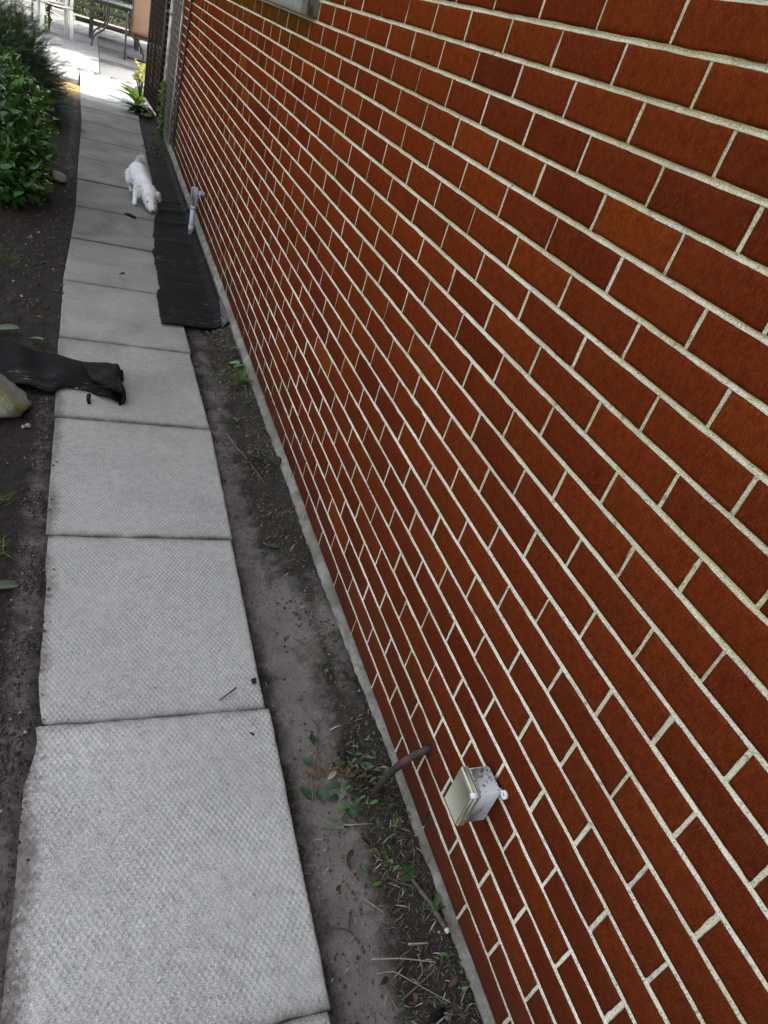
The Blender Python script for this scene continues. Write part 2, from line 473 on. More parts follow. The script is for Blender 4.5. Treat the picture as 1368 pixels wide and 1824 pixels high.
M_CRUMB = leaf_mat("soil_crumb", [(0, (.040, .034, .030)), (.6, (.085, .073, .065)), (.93, (.14, .125, .115)), (1, (.36, .34, .32))], .95, 0.0, None, .2)
M_TWIG = simple("twig_bark", (.085, .070, .060), .85, .4, 60)
M_PALETWIG = simple("pale_dry_stem", (.23, .195, .155), .85, .3, 60)
M_DARKTWIG = simple("dark_twig_bark", (.035, .033, .030), .8, .3, 60)
M_CUTWOOD = simple("cut_wood_end", (.55, .50, .40), .8, .1)
M_BARK = simple("shrub_bark", (.07, .05, .035), .9, .4, 50, .6, .006)
M_STONE = simple("mossy_grey_stone", (.21, .21, .175), .95, .35, 22, .8, .008, dirt=(.17, .18, .06), dscale=6, dlo=.52, dhi=.62)
M_PEBBLE = simple("pebble_stone", (.26, .25, .23), .9, .3, 40)
M_PVC = simple("grey_plastic_conduit", (.44, .48, .53), .45, .08, 20, .08, dirt=(.20, .20, .19), dscale=14, dlo=.6, dhi=.75)
M_PVCDARK = simple("dirty_conduit_end", (.17, .165, .15), .8, .3, 60)
M_RUST = simple("rusty_pipe", (.028, .017, .016), .7, .35, 45, .5, .003, dirt=(.075, .040, .026), dscale=22, dlo=.52, dhi=.68)
M_HOLE = simple("dark_opening", (.006, .005, .005), .9, .2)
M_GALV = simple("galvanised_steel", (.48, .50, .42), .5, .3, 18, .2, .002, metal=.35, dirt=(.15, .17, .06), dscale=5, dlo=.48, dhi=.64)
M_WIRE = simple("weathered_wire", (.20, .20, .18), .6, .3, 25, metal=.4)
M_RUSTWIRE = simple("brown_wire", (.070, .042, .028), .8, .3, 25, spec=.1)
M_DARKMETAL = simple("dark_painted_metal", (.018, .018, .019), .5, .2, 25)
M_SLAT = simple("brown_privacy_slat", (.016, .010, .007), .95, .3, 25, spec=.05)
M_CABLE = simple("grey_cable", (.045, .045, .05), .6, .2, 30)
M_WHITEPL = simple("white_plastic", (.78, .77, .72), .4, .04, 10, .05)
M_TABLEM = simple("bronze_table_metal", (.075, .056, .046), .45, .15, 20, metal=.2)
M_BENCH = simple("dark_stained_wood", (.045, .038, .035), .7, .3, 12)
t = NT("sling_fabric")
wv = t.noise(1, 2, vec=t.sc((400, 400, 90)))
t.bsdf(t.mix(t.mr(wv, .35, .65), (.38, .24, .15), (.62, .43, .29)), .8, t.bump(wv, .3, .002), trans=.35, tcol=(.7, .42, .24))
M_SLING = t.m
t = NT("table_glass")
g = t.n('ShaderNodeBsdfPrincipled'); g.inputs['Base Color'].default_value = (.55, .68, .60, 1); g.inputs['Roughness'].default_value = .12
g.inputs['Transmission Weight'].default_value = .85; g.inputs['IOR'].default_value = 1.45
t.t.links.new(g.outputs[0], t.out.inputs[0]); M_GLASS = t.m
t = NT("window_glass")
t.bsdf((.02, .025, .03), .06, spec=.6); M_WINGLASS = t.m
M_WHITEFRAME = simple("white_window_frame", (.7, .7, .68), .5, .04)
M_ROOF = simple("dark_roof_shingle", (.05, .045, .042), .9, .3, 9, .6, .01)
M_KERB = simple("grey_kerb_stone", (.19, .185, .18), .9, .25, 20, .4, .005)

# weathered plastic of the wall box: dirt flecks
def box_mat(name, colr, fleck, top=True):
    t = NT(name)
    n = t.noise(130, 4, .7); n2 = t.noise(18, 4)
    c = t.mix(t.mr(n2, .3, .7), tuple(v * .88 for v in colr), colr)
    c = t.mix(t.math('MULTIPLY', t.mr(n, fleck, fleck + .03), t.mr(n2, .34, .5)), c, (.05, .038, .03))
    c = t.mix(t.mr(t.noise(400, 2), .70, .73, 0, .6), c, (.08, .07, .06))
    tz = t.xyz()[2]; c = t.mix(t.math('MULTIPLY', t.mr(tz, .040, .046, 0, 1 if top else 0), t.mr(t.noise(95, 6, .78), .545, .575, 0, .85)), c, (.07, .05, .04))
    t.bsdf(c, .5, t.bump(n2, .1, .001), spec=.4)
    return t.m
M_BOX = box_mat("pale_grey_box_plastic", (.86, .91, .96), .60)
M_LUG = box_mat("clean_box_plastic", (.80, .85, .88), .66, False)
M_LID = box_mat("yellowed_lid_plastic", (.72, .72, .56), .70, False)

# dog coat
t = NT("white_dog_coat")
n1 = t.noise(45, 4, .6); n2 = t.noise(6, 3)
c = t.mix(t.mr(n1, .3, .7), (.74, .75, .78), (.90, .91, .93))
x_, y_, z_ = t.xyz(); 
c = t.mix(t.math('MULTIPLY', t.mr(n2, .42, .62, 0, .35), t.math('MULTIPLY', t.mr(z_, .06, .11), t.mr(z_, .23, .2))), c, (.74, .64, .70))
t.bsdf(c, .95, t.bump(n1, .9, .01), spec=.2)
M_COAT = t.m
M_EAR = simple("cream_ear_fur", (.66, .60, .50), .95, .15, 60, .6, .006)
M_NOSE = simple("dark_nose", (.035, .03, .035), .35, .1)

# ------------------------------------------------------------------ ground (soil) sheet
def wallrise(y): return np.interp(y, [-3, -.3, .3, .7, 1.2, 2, 3, 9], [.078, .078, .074, .066, .056, .052, .046, .04])
def soil_h(x, y):
    n = fbm(x * 9, y * 9, seed=3, o=5); n2 = fbm(x * 45, y * 45, seed=9, o=3); n3 = fbm(x * 2.5, y * 2.5, seed=5, o=2)
    xw = np.interp(y, [.5, 1.3, 3.0, 3.3], [-.27, -.19, -.15, -.10]); k = np.clip((x - xw) / (-.03 - xw), 0, 1)
    right = -.016 + (wallrise(y) + .012) * k ** 1.5 + n * .006 + n2 * .0035 + .004 * n3
    kl = np.clip((-.80 - x) / .5, 0, 1)
    fd = np.clip((-.845 - x) / .06, .08, 1); left = -.002 + .004 * n3 * fd + (n * .009 + n2 * .0045) * fd + .05 * kl ** 1.3
    left = left + np.interp(y, [-1, .5, 1.2, 1.7, 2.6, 3.2, 5], [-.003, .004, .003, .001, .001, -.004, -.004]) + .004 * np.exp(-((y - .58) / .08) ** 2) - .16 * np.clip(x + .85, 0, .2) + .0014 * fbm(x * 12, y * 9, seed=22, o=2)
    # under the slabs
    under = np.clip((x + .72) / .03, 0, 1)
    h = left * (1 - under) + (-.012) * under
    rr = np.clip((x + .275) / .02, 0, 1)
    h = h * (1 - rr) + right * rr
    far = np.clip((y - 9.9) / .25, 0, 1)
    h = h * (1 - far) + far * (-.05)
    out = np.clip((np.abs(x) - 3) / 3, 0, 1)
    return np.where(x > .0, np.minimum(h, .05), h) * (1 - out) + out * (-.06)
xs = np.concatenate([[-90, -40, -18, -9, -6, -4, -3, -2.6, -2.3], np.arange(-2.1, -1.25, .03), np.arange(-1.25, -.74, .009), np.arange(-.74, -.29, .05), np.arange(-.29, .035, .009), [.1, .3, 1, 3, 6, 12, 25, 90]])
ys = np.concatenate([[-90, -30, -10, -5, -3, -2, -1.4, -1.0], np.arange(-.8, 3.4, .012), np.arange(3.4, 10.4, .035), [10.8, 11.5, 13, 15, 17, 20, 24, 30, 45, 100, 200]])
X, Y = np.meshgrid(xs, ys, indexing='ij')
Z = soil_h(X, Y)
packed = np.where(X > -.5, np.exp(-((X + .20 - .02 * np.sin(Y * 3)) / .07) ** 2) * np.interp(Y, [-1, .7, 1.0, 2.2, 3, 3.4], [.9, 1.0, .8, .55, .45, .2]),
                  np.exp(-((X + .86) / .05) ** 2) * np.interp(Y, [-1, 1.3, 2.3, 3, 5, 6], [.75, .55, .35, .1, .1, .35]))
# trodden hollow near the wall pipe
packed = np.maximum(packed, .9 * np.exp(-(((X + .15) / .09) ** 2 + ((Y - .93) / .28) ** 2)))
packed = np.maximum(packed, .6 * np.exp(-(((X + .045) / .04) ** 2 + ((Y - .85) / .30) ** 2)))
g = mesh_obj("ground", np.stack([X, Y, Z], -1).reshape(-1, 3), grid_faces(len(xs), len(ys)), M_SOIL, smooth=True, attrs={'tread': packed.ravel()})
tag(g, kind='structure')

# ------------------------------------------------------------------ path of slabs
seams = [-1.50, -.79, -.075, .634, 1.345, 2.066, 2.775, 3.50, 4.22, 4.90, 5.62, 6.35, 7.08, 7.86, 8.6, 9.30, 10.05, 10.75, 11.06]
left_e = lambda y: np.interp(y, [-1.5, 0, .65, 1.35, 2.06, 2.7, 3.5, 4.2, 4.8, 6, 8, 9.3, 11.4], [-.85, -.845, -.835, -.83, -.83, -.838, -.84, -.815, -.80, -.80, -.795, -.822, -.85])
right_e = lambda y: np.interp(y, [-1.5, -.1, .63, 1.35, 2.05, 2.75, 3.5, 4.4, 5.2, 6.2, 7.2, 8, 8.9, 11.4], [-.285, -.281, -.268, -.255, -.240, -.250, -.262, -.258, -.236, -.228, -.228, -.225, -.215, -.16])
PV = []; PF = []; PR_ = []; PS = []; off = 0
for i in range(len(seams) - 1):
    y0, y1 = seams[i] + .0022, seams[i + 1] - .0022
    nu, nv = 46, 58
    u = np.concatenate([[0, .006], np.linspace(.02, .98, nu - 4), [.994, 1]]); v = np.concatenate([[0, .005], np.linspace(.018, .982, nv - 4), [.995, 1]])
    U, V = np.meshgrid(u, v, indexing='ij')
    tilt = (rng.random() - .5) * .06 * .1
    yy = y0 + (y1 - y0) * V + .004 * fbm(U * 9, np.full_like(U, i * 3.1), seed=31) * (np.abs(V - .5) > .49) + tilt * (U - .5) * 1.6
    jl = (rng.random() - .5) * .006; jr = (rng.random() - .5) * .010
    xl = left_e(yy) + jl; xr = right_e(yy) + jr + .0014 * fbm(yy * 30, np.full_like(yy, 2.0 + i), seed=41, o=2)
    xx = xl + (xr - xl) * U
    lift = (rng.random() - .5) * .006
    edge = np.minimum(np.minimum(U, 1 - U) * .55, np.minimum(V, 1 - V) * .7)
    zz = lift + (rng.random() - .5) * .006 * (V - .5) + (rng.random() - .5) * .004 * (U - .5) - .0025 * np.exp(-edge / .0010) * (1 + .5 * fbm(xx * 30, yy * 30, seed=8))
    # under the sheet of rubber and dirt the slab is flat
    PV.append(np.stack([xx, yy, zz], -1).reshape(-1, 3)); PF.append(grid_faces(nu, nv) + off)
    PR_.append(np.full(nu * nv, rng.random())); 
    sd = np.minimum(V, 1 - V) * .71
    PS.append(np.exp(-sd / .010).ravel())
    n0 = nu * nv
    # skirt
    ring = [a * nv for a in range(nu)] + [(nu - 1) * nv + b for b in range(1, nv)] + [a * nv + nv - 1 for a in range(nu - 2, -1, -1)] + [b for b in range(nv - 2, 0, -1)]
    top = PV[-1][ring]; low = top.copy(); low[:, 2] -= .045
    PV.append(low); m = len(ring)
    PF.append(np.array([[ring[(q + 1) % m] + off, ring[q] + off, n0 + q + off, n0 + (q + 1) % m + off] for q in range(m)]))
    PR_.append(np.full(m, PR_[-1][0])); PS.append(np.ones(m))
    off += n0 + m
path = mesh_obj("path", np.concatenate(PV), np.concatenate(PF), M_SLAB, smooth=False, attrs={'rnd': np.concatenate(PR_), 'seam': np.concatenate(PS)})
tag(path, kind='structure')

# ------------------------------------------------------------------ patio
mb = MB()
# a border course of small pavers, then big cast slabs
x = -1.9
while x < -.15:
    w = .205; mb.box((x + .003, 11.09, -.05), (x + w - .003, 11.29, .001 * random.random()), .004); x += w
mb.box((-2.6, 10.30, -.05), (-.856, 11.08, .002), .006)
mb.box((-.14, 9.85, -.05), (4.5, 11.29, -.004), .006)
for a, b_ in ((-6, -3.6), (-3.6, -2.1), (-2.1, -.6), (-.6, .9), (.9, 2.4), (2.4, 5.5)):
    for c_, d in ((11.30, 12.92), (12.92, 14.55), (14.55, 16.1), (16.1, 17.5)):
        mb.box((a + .003, c_ + .003, -.06), (b_ - .003, d - .003, .002 + .004 * random.random()), .005)
tag(mb.build("patio", M_PATIO), kind='structure')
mb = MB(); mb.box((-7, 17.51, -.05), (5.5, 17.85, .11), .012)
tag(mb.build("garden_kerb", M_KERB), 'low grey kerb between the patio and the green bed behind', 'kerb')

# ------------------------------------------------------------------ the house
house = empty("brick_house", (0, 0, 0), 0, 'red brick house whose long wall with pale concave mortar joints runs beside the path', 'house')
ZV = lambda v: .80856 + v * .066275
B = .2032
END = 9.25
NROW = range(-11, 34)
WIN = (2.585, 3.80, 1.471, 2.664)      # sill and window: y0, y1, z0, z1
def in_win(ya, yb, z): return yb > WIN[0] + .02 and ya < WIN[1] - .02 and WIN[2] - .01 < z < WIN[3] - .01
nu, nv = 12, 6
gu = np.array([0, 0, .025, .1, .22, .35, .5, .65, .78, .9, 1, 1.]); gu[-2] = .975; gu[-1] = 1
gu = np.array([0, .0, .03, .12, .25, .4, .6, .75, .88, .97, 1., 1.])
gv = np.array([0, 0, .12, .88, 1., 1.])
GU, GV = np.meshgrid(gu, gv, indexing='ij')
ring_outer = (np.arange(nu)[:, None] % (nu - 1) == 0) | (np.arange(nv)[None] % (nv - 1) == 0)
ring_edge = (~ring_outer) & ((GU == 0) | (GU == 1) | (GV == 0) | (GV == 1))
BV = []; BR = []
cells = []
for v in NROW:
    odd = v % 2 != 0
    y = -(4.0 + (0 if odd else .5)) * B if odd else -(4.5) * B
    uoff = .0048 * B * (1 if odd else 0)
    k = -20
    while True:
        ya = (k + (0 if odd else .5)) * B - uoff
        yb = ya + B
        k += 1
        if yb < -1.3: continue
        if ya > END: break
        yb2 = min(yb, END + .0047)
        if yb2 - ya < .03: continue
        zc = (ZV(v) + ZV(v + 1)) / 2
        if in_win((ya + yb2) / 2 - .001, (ya + yb2) / 2 + .001, zc): continue
        # clip whole bricks that straddle the opening
        if WIN[2] < zc < WIN[3]:
            if ya < WIN[0] < yb2: yb2 = WIN[0] + .0047
            if ya < WIN[1] < yb2: ya = WIN[1] - .0047
            if yb2 - ya < .02: continue
        cells.append((v, ya, yb2))
for (v, ya, yb) in cells:
    a = ya + .0038 + (rng.random() - .5) * .0022; b = yb - .0038 + (rng.random() - .5) * .0022
    z0 = ZV(v) + .0047 + (rng.random() - .5) * .0012; z1 = ZV(v + 1) - .0047 + (rng.random() - .5) * .0012
    yy = a + (b - a) * GU; zz = z0 + (z1 - z0) * GV
    xx = np.where(ring_outer, .014, np.where(ring_edge, .0012, 0.0))
    t0 = (rng.random(3) - .5) * np.array([.0016, .0022, .0016])
    xx = xx + t0[0] + t0[1] * (GU - .5) + t0[2] * (GV - .5)
    BV.append(np.stack([xx, yy, zz], -1).reshape(-1, 3))
    BR.append(np.full(nu * nv, min(1, max(0, rng.normal(.47, .21)))))
BV = np.concatenate(BV)
wob = np.stack([fbm(BV[:, 1] * 90, BV[:, 2] * 90, seed=s, o=2) for s in (1, 2, 3)], -1) * np.array([.0005, .0010, .0010])
BV += wob
bf = grid_faces(nu, nv)[:, ::-1]
BF = (bf[None] + (np.arange(len(cells)) * nu * nv)[:, None, None]).reshape(-1, 4)
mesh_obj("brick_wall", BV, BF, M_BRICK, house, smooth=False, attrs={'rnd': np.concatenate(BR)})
# mortar: concave tooled joints
MV = []; MF = []; MT = []; off = 0
prof_t = np.array([-1, -.72, -.3, .3, .72, 1.]); prof_x = np.array([.0125, .0014, .0058, .0066, .0022, .0125])
def strip(p0, p1, along, half, n):
    """along 'y' (bed) or 'z' (perpend)"""
    global off
    s = np.linspace(0, 1, n)
    c = p0 + (p1 - p0) * s[:, None]
    w = half * (1 + (.16 if along == 'y' else .34) * fbm(c[:, 1] * 55 + 7, c[:, 2] * 70, seed=51, o=3))
    sh = .0006 * fbm(c[:, 1] * 22, c[:, 2] * 22 + 9, seed=53, o=2)
    dp = .0012 * fbm(c[:, 1] * 30 + 3, c[:, 2] * 30, seed=55, o=2)
    V = np.zeros((n, 6, 3)); V[:, :, 0] = (prof_x if along == 'y' else np.array([.0125, .0014, .0034, .0034, .0014, .0125]))[None] + dp[:, None] * (1 if along == 'y' else .5)
    if along == 'y':
        V[:, :, 1] = c[:, 1:2]; V[:, :, 2] = c[:, 2:3] + sh[:, None] + prof_t[None] * w[:, None]
    else:
        V[:, :, 2] = c[:, 2:3]; V[:, :, 1] = c[:, 1:2] + sh[:, None] + prof_t[None] * w[:, None]
    MV.append(V.reshape(-1, 3)); f = grid_faces(n, 6)
    if along == 'y': f = f[:, ::-1]
    MF.append(f + off); off += n * 6; MT.append(np.tile(prof_t if along == 'y' else prof_t * 0, n))
for v in list(NROW)[1:]:
    z = ZV(v)
    segs = [(-1.25, END)]
    if WIN[2] + .02 < z < WIN[3] - .02: segs = [(-1.25, WIN[0]), (WIN[1], END)]
    elif abs(z - WIN[2]) < .02: segs = [(-1.25, END)]
    for a, b in segs:
        strip(np.array([0, a, z]), np.array([0, b, z]), 'y', .0061, int((b - a) / .012))
for (v, ya, yb) in cells:
    if yb >= END: continue
    if abs(yb - WIN[0] - .0047) < 1e-4 and WIN[2] < ZV(v + .5) < WIN[3]: continue
    z0 = ZV(v) + .0050 if v > -11 else ZV(v) - .001
    strip(np.array([0, yb, z0]), np.array([0, yb, ZV(v + 1) - .0050]), 'z', .0046 * (.78 + .55 * rng.random()), 9)
mesh_obj("mortar", np.concatenate(MV), np.concatenate(MF), M_MORTAR, house, smooth=True, attrs={'upper': np.concatenate(MT)})
# body of the house behind the facing bricks
mb = MB()
mb.box((.0128, -1.25, -.3), (.30, END - .012, ZV(34) - .001))
mb.build("wall_core", M_MORTAR, house)
mb = MB()
mb.box((0.0, -6, ZV(34)), (.30, END, 5.6)); mb.box((0.0, -6, .07), (.30, -1.3, ZV(34)))
mb.box((.30, END - .3, .07), (7.5, END, 5.6)); mb.box((7.2, -6, .07), (7.5, END - .3, 5.6)); mb.box((.3, -6, .07), (7.2, -5.7, 5.6))
mb.build("outer_wall", M_COURSES, house)
mb = MB()
mb.add([(-.35, -6.4, 5.5), (7.9, -6.4, 5.5), (7.9, END + .0, 5.5), (-.35, END + .0, 5.5), (3.75, -6.4, 7.2), (3.75, END + .0, 7.2)],
       [[0, 1, 2, 3], [0, 4, 1], [3, 2, 5], [0, 3, 5, 4], [1, 4, 5, 2]])
mb.build("roof", M_ROOF, house)
# foundation strip
n = 900
yy = np.linspace(-1.3, END, n)
pr = [(-.024, -.12), (-.023, .02), (-.021, .055), (-.016, .071), (-.006, .0795), (.010, .0800)]
FV = np.zeros((n, 6, 3))
for k, (px, pz) in enumerate(pr):
    FV[:, k, 0] = px + (.003 * fbm(yy * 9, np.full(n, k * .3), seed=61) + .004 * fbm(yy * 60, np.full(n, k * .9), seed=63)) * (1 if k < 5 else 0)
    FV[:, k, 1] = yy
    FV[:, k, 2] = pz + (.002 * fbm(yy * 17, np.full(n, k * .4 + 5), seed=62) if 0 < k < 4 else 0) + (.0015 * fbm(yy * 40, np.full(n, 1.), seed=64) if k == 4 else 0)
mesh_obj("foundation", FV.reshape(-1, 3), grid_faces(n, 6)[:, ::-1], M_FOUND, house, smooth=False)
# window sill (stone) and window above the frame
mb = MB(); mb.box((-.035, WIN[0] - .0, WIN[2] + .005), (.0125, WIN[1], WIN[2] + .095), .006)
mb.build("window_sill", M_SILL, house)
wf = MB()
a, b, c, d = WIN[0] + .004, WIN[1] - .004, WIN[2] + .098, WIN[3] - .01
for lo, hi in (((-.004, a, c), (.0122, a + .05, d)), ((-.004, b - .05, c), (.0122, b, d)), ((-.004, a + .05, c), (.0122, b - .05, c + .05)), ((-.004, a + .05, d - .05), (.0122, b - .05, d))):
    wf.box(lo, hi, .003)
wfo = wf.build("window_frame", M_WHITEFRAME, house)
mb = MB(); mb.box((.004, a + .05, c + .05), (.0118, b - .05, d - .05)); mb.build("window_pane", M_WINGLASS, house)
#PART2

# ------------------------------------------------------------------ rubber sheet along the wall
def sheet(name, mat, s_arr, left, right, zfun, nt=26, thick=.004, parent=None, extra=None):
    """sheet spanned between two edge curves, both sides built"""
    n = len(s_arr); T = np.linspace(0, 1, nt)
    L = np.array(left); Rr = np.array(right)
    P = L[:, None, :] + (Rr - L)[:, None, :] * T[None, :, None]
    V = np.zeros((n, nt, 3)); V[..., :2] = P[..., :2]; V[..., 2] = zfun(P[..., 0], P[..., 1], T[None])
    top = V.reshape(-1, 3); bot = top.copy(); bot[:, 2] -= thick
    f = grid_faces(n, nt); N = n * nt
    ring = [a * nt for a in range(n)] + [(n - 1) * nt + b for b in range(1, nt)] + [a * nt + nt - 1 for a in range(n - 2, -1, -1)] + [b for b in range(nt - 2, 0, -1)]
    m = len(ring)
    sk = np.array([[ring[(q + 1) % m], ring[q], ring[q] + N, ring[(q + 1) % m] + N] for q in range(m)])
    return mesh_obj(name, np.concatenate([top, bot]), np.concatenate([f, f[:, ::-1] + N, sk]), mat, parent, smooth=True)
ym = np.arange(3.06, 7.05, .018)
lx = np.interp(ym, [3.06, 3.53, 3.56, 3.62, 4.22, 4.28, 4.33, 4.55, 4.95, 5.12, 5.5, 6.3, 6.98], [-.376, -.366, -.350, -.345, -.346, -.328, -.326, -.322, -.285, -.247, -.244, -.240, -.240])
lx = lx + .009 * fbm(ym * 11, np.zeros_like(ym), seed=71) * np.clip((5 - ym) / .6, .3, 1) + .005 * fbm(ym * 60, np.zeros_like(ym), seed=72)
rx = np.interp(ym, [3.06, 3.10, 3.3, 4.6, 7], [-.050, -.040, -.034, -.036, -.036]) + .004 * fbm(ym * 9, np.zeros_like(ym), seed=73)
ly = ym.copy(); ry = ym.copy()
fr = np.exp(-(ym - 3.06) / .25); ry = ry + .045 * fr; ly = ly - .0 * fr
def zmat(x, y, T):
    z = .009 + .004 * np.maximum(0, fbm(x * 6, y * 9, seed=74)) + .0035 * np.abs(fbm(x * 3, y * 26, seed=75, o=3))
    for yc, a, w in ((4.86, .016, .035), (5.16, .020, .05), (5.42, .012, .03), (4.45, .007, .03), (4.05, .005, .02), (3.8, .004, .03)):
        z = z + a * np.exp(-((y - yc - .25 * (x + .2)) / w) ** 2) * (.6 + .4 * T)
    z = z + .03 * np.clip((T - .86) / .14, 0, 1) ** 1.5 + .008 * np.exp(-(y - 3.06) / .05) * (.4 + .6 * np.sin(T * 7))
    z = z + .0022 * np.abs(fbm(x * 14, y * 30, seed=76, o=3))
    return np.maximum(z, np.where(x > -.255, soil_h(x, y) + .007, -1))
mat_sheet = sheet("rubber_sheet", M_RUBBER, ym, np.stack([lx, ly], -1), np.stack([rx, ry], -1), zmat, 30)
tag(mat_sheet, 'long black rubber sheet laid between path and brick wall, its left edge ragged', 'rubber sheet')
# ragged offcut across the path on the left
sx = np.linspace(0, 1, 90)
offc = empty("rubber_offcut", (-1.0, 2.38, 0), 0, 'torn black rubber offcut lying from soil onto the path, its end folded over', 'rubber offcut')
xx = -1.62 + (1.62 - .592) * sx
yf = np.interp(xx, [-1.62, -1.06, -.97, -.83, -.73, -.68, -.615, -.592], [2.66, 2.62, 2.565, 2.552, 2.525, 2.535, 2.512, 2.475]) + .006 * fbm(xx * 22, np.zeros_like(xx), seed=81)
yn = np.interp(xx, [-1.62, -1.03, -.93, -.84, -.83, -.78, -.71, -.66, -.592], [2.24, 2.25, 2.222, 2.215, 2.262, 2.285, 2.272, 2.225, 2.19]) + .004 * fbm(xx * 26, np.zeros_like(xx) + 4, seed=82)
def zoff(x, y, T):
    z = .014 + .020 * np.exp(-((x + .78) / .10) ** 2) * np.sin(math.pi * T) + .020 * np.exp(-((x + 1.02) / .16) ** 2) + .050 * np.clip((-x - 1.05) / .4, 0, 1)
    z = z + .010 * fbm(x * 7, y * 5, seed=83, o=3) + .006 * np.sin(x * 42 + y * 7) * np.exp(-((x + .93) / .12) ** 2)
    z = z - .012 * np.clip(.12 - T, 0, 1) / .12 * 0
    z = z + .012 * np.exp(-((x + .63) / .035) ** 2)
    return np.maximum(z, .008)
L = np.stack([xx, yf], -1) - np.array([-1.0, 2.38]); R2 = np.stack([xx, yn], -1) - np.array([-1.0, 2.38])
o1 = sheet("sheet", M_RUBBER, sx, L, R2, lambda x, y, T: zoff(x - 1.0, y + 2.38, T), 34, .006, offc)
# folded end: the sheet turns over and back, leaving a dark mouth on the near side
mb_t = np.linspace(0, 1, 22); V = []
for i, s in enumerate(np.linspace(0, 1, 26)):
    a = -math.pi * .5 + math.pi * s            # half turn
    for t_ in mb_t:
        y = 2.185 + .30 * t_
        r = .013 + .012 * (1 - t_) + .003 * math.sin(t_ * 9)
        cxx = -.598 - .008 * t_
        V.append((cxx + r * math.cos(a) * .9 + 1.0, y - 2.38 + .010 * math.sin(s * 3), .008 + r + r * math.sin(a)))
n1_ = 26
# return flap lying back over the top toward the left
for i, s in enumerate(np.linspace(.04, 1, 14)):
    for t_ in mb_t:
        y = 2.185 + .30 * t_
        r = .013 + .012 * (1 - t_)
        ln = .085 + .05 * t_ - .06 * max(0, 1 - abs(t_ - .12) / .12)
        V.append((-.598 - .008 * t_ - s * ln + 1.0, y - 2.38 + .03 * s * (1 - t_), .010 + 2 * r - .012 * s * (t_) + .010 * math.sin(s * 3) * (1 - t_)))
o2 = mesh_obj("folded_end", V, grid_faces(40, 22), M_RUBBER, offc, smooth=True)
sm = o2.modifiers.new("thick", 'SOLIDIFY'); sm.thickness = .005
mb = MB(); mb.tube([(.29, -.16, .02), (.287, -.185, .012), (.292, -.205, .004)], [.009, .007, .006], 7)
mb.build("torn_strip", M_RUBBER, offc, True)
mb = MB(); mb.box((.405, .02, .002), (.428, .115, .012), .002); 
o3 = mb.build("torn_corner", M_RUBBER, offc)

# ------------------------------------------------------------------ stones
def stone(name, loc, rad, seed, label, mat, group=None, amp=.22, cat='stone'):
    n = 30; V = []
    th = np.linspace(0, 2 * math.pi, 2 * n, endpoint=False); ph = np.linspace(.001, math.pi - .001, n)
    PH, TH = np.meshgrid(ph, th, indexing='ij')
    d = np.stack([np.sin(PH) * np.cos(TH), np.sin(PH) * np.sin(TH), np.cos(PH)], -1).reshape(-1, 3)
    fac = 1 + amp * fbm(d[:, 0] * 1.6 + seed, d[:, 1] * 1.6, d[:, 2] * 1.6, seed=seed, o=2) + .05 * fbm(d[:, 0] * 7, d[:, 1] * 7, d[:, 2] * 7, seed=seed + 1)
    # chop by a few planes for angular faces
    r0 = fac.copy(); g_ = np.random.default_rng(seed)
    for _ in range(9):
        nn = g_.normal(size=3); nn /= np.linalg.norm(nn); nn[2] = abs(nn[2]); k = .72 + .15 * g_.random()
        dd = d @ nn; r0 = np.where(dd > .05, np.minimum(r0, k / np.maximum(dd, .05)), r0)
    P = d * r0[:, None] * np.array(rad)
    P[:, 2] = np.maximum(P[:, 2], -rad[2] * .6)
    m = 2 * n; F = []
    for i in range(n - 1):
        for j in range(m): F.append([i * m + j, (i + 1) * m + j, (i + 1) * m + (j + 1) % m, i * m + (j + 1) % m])
    o = mesh_obj(name, P, np.array(F), mat, smooth=True); o.location = loc
    return tag(o, label, cat, group)
stone("stone", (-1.14, 2.10, .045), (.245, .155, .10), 5, 'large angular grey stone tinged with moss, at the near edge of the black rubber offcut', M_STONE)
s = stone("stone", (-.94, 5.42, .03), (.075, .095, .035), 12, 'flat pale stone half under the glossy green shrub beside the path', M_PEBBLE)
stone("pebble", (-.915, 1.965, .010), (.011, .010, .009), 3, 'tiny pale pebble on bare soil below the mossy stone, nearer the path', M_PEBBLE, None, .2, 'pebble')
stone("pebble", (-.930, 1.955, .009), (.008, .009, .007), 4, 'smallest pale pebble on bare soil below the mossy stone, nearer the stone', M_PEBBLE, None, .2, 'pebble')

# ------------------------------------------------------------------ grey conduit with an elbow body by the wall
cf = empty("conduit_elbow", (-.064, 4.70, 0), 0, 'pale grey plastic conduit rising from the rubber sheet to an elbow entering the wall', 'conduit')
mb = MB(); mb.tube([(.002, 0, .035), (0, 0, .10), (0, 0, .205)], .0165, 16); mb.tube([(.002, 0, .038), (.0015, 0, .075)], .0185, 16); mb.tube([(0, 0, .185), (0, 0, .208)], .0195, 16)
mb.build("pipe", M_PVC, cf, True)
mb = MB(); mb.tube([(.004, 0, .0), (.002, 0, .036)], .0150, 12); mb.build("dirty_collar", M_PVCDARK, cf, True)
mb = MB(); mb.box((-.021, -.022, .205), (.021, .026, .325), .008); bo = mb.build("body", M_PVC, cf)
mb = MB(); mb.box((-.0275, -.0185, .213), (-.0215, .0225, .317), .003); mb.build("cover_plate", M_PVC, bo)
mb = MB(); mb.tube([(.020, -.002, .293), (.042, -.002, .293)], .0175, 16); mb.tube([(.040, -.002, .293), (.063, -.002, .293)], .0125, 14); mb.build("nipple", M_PVC, cf, True)

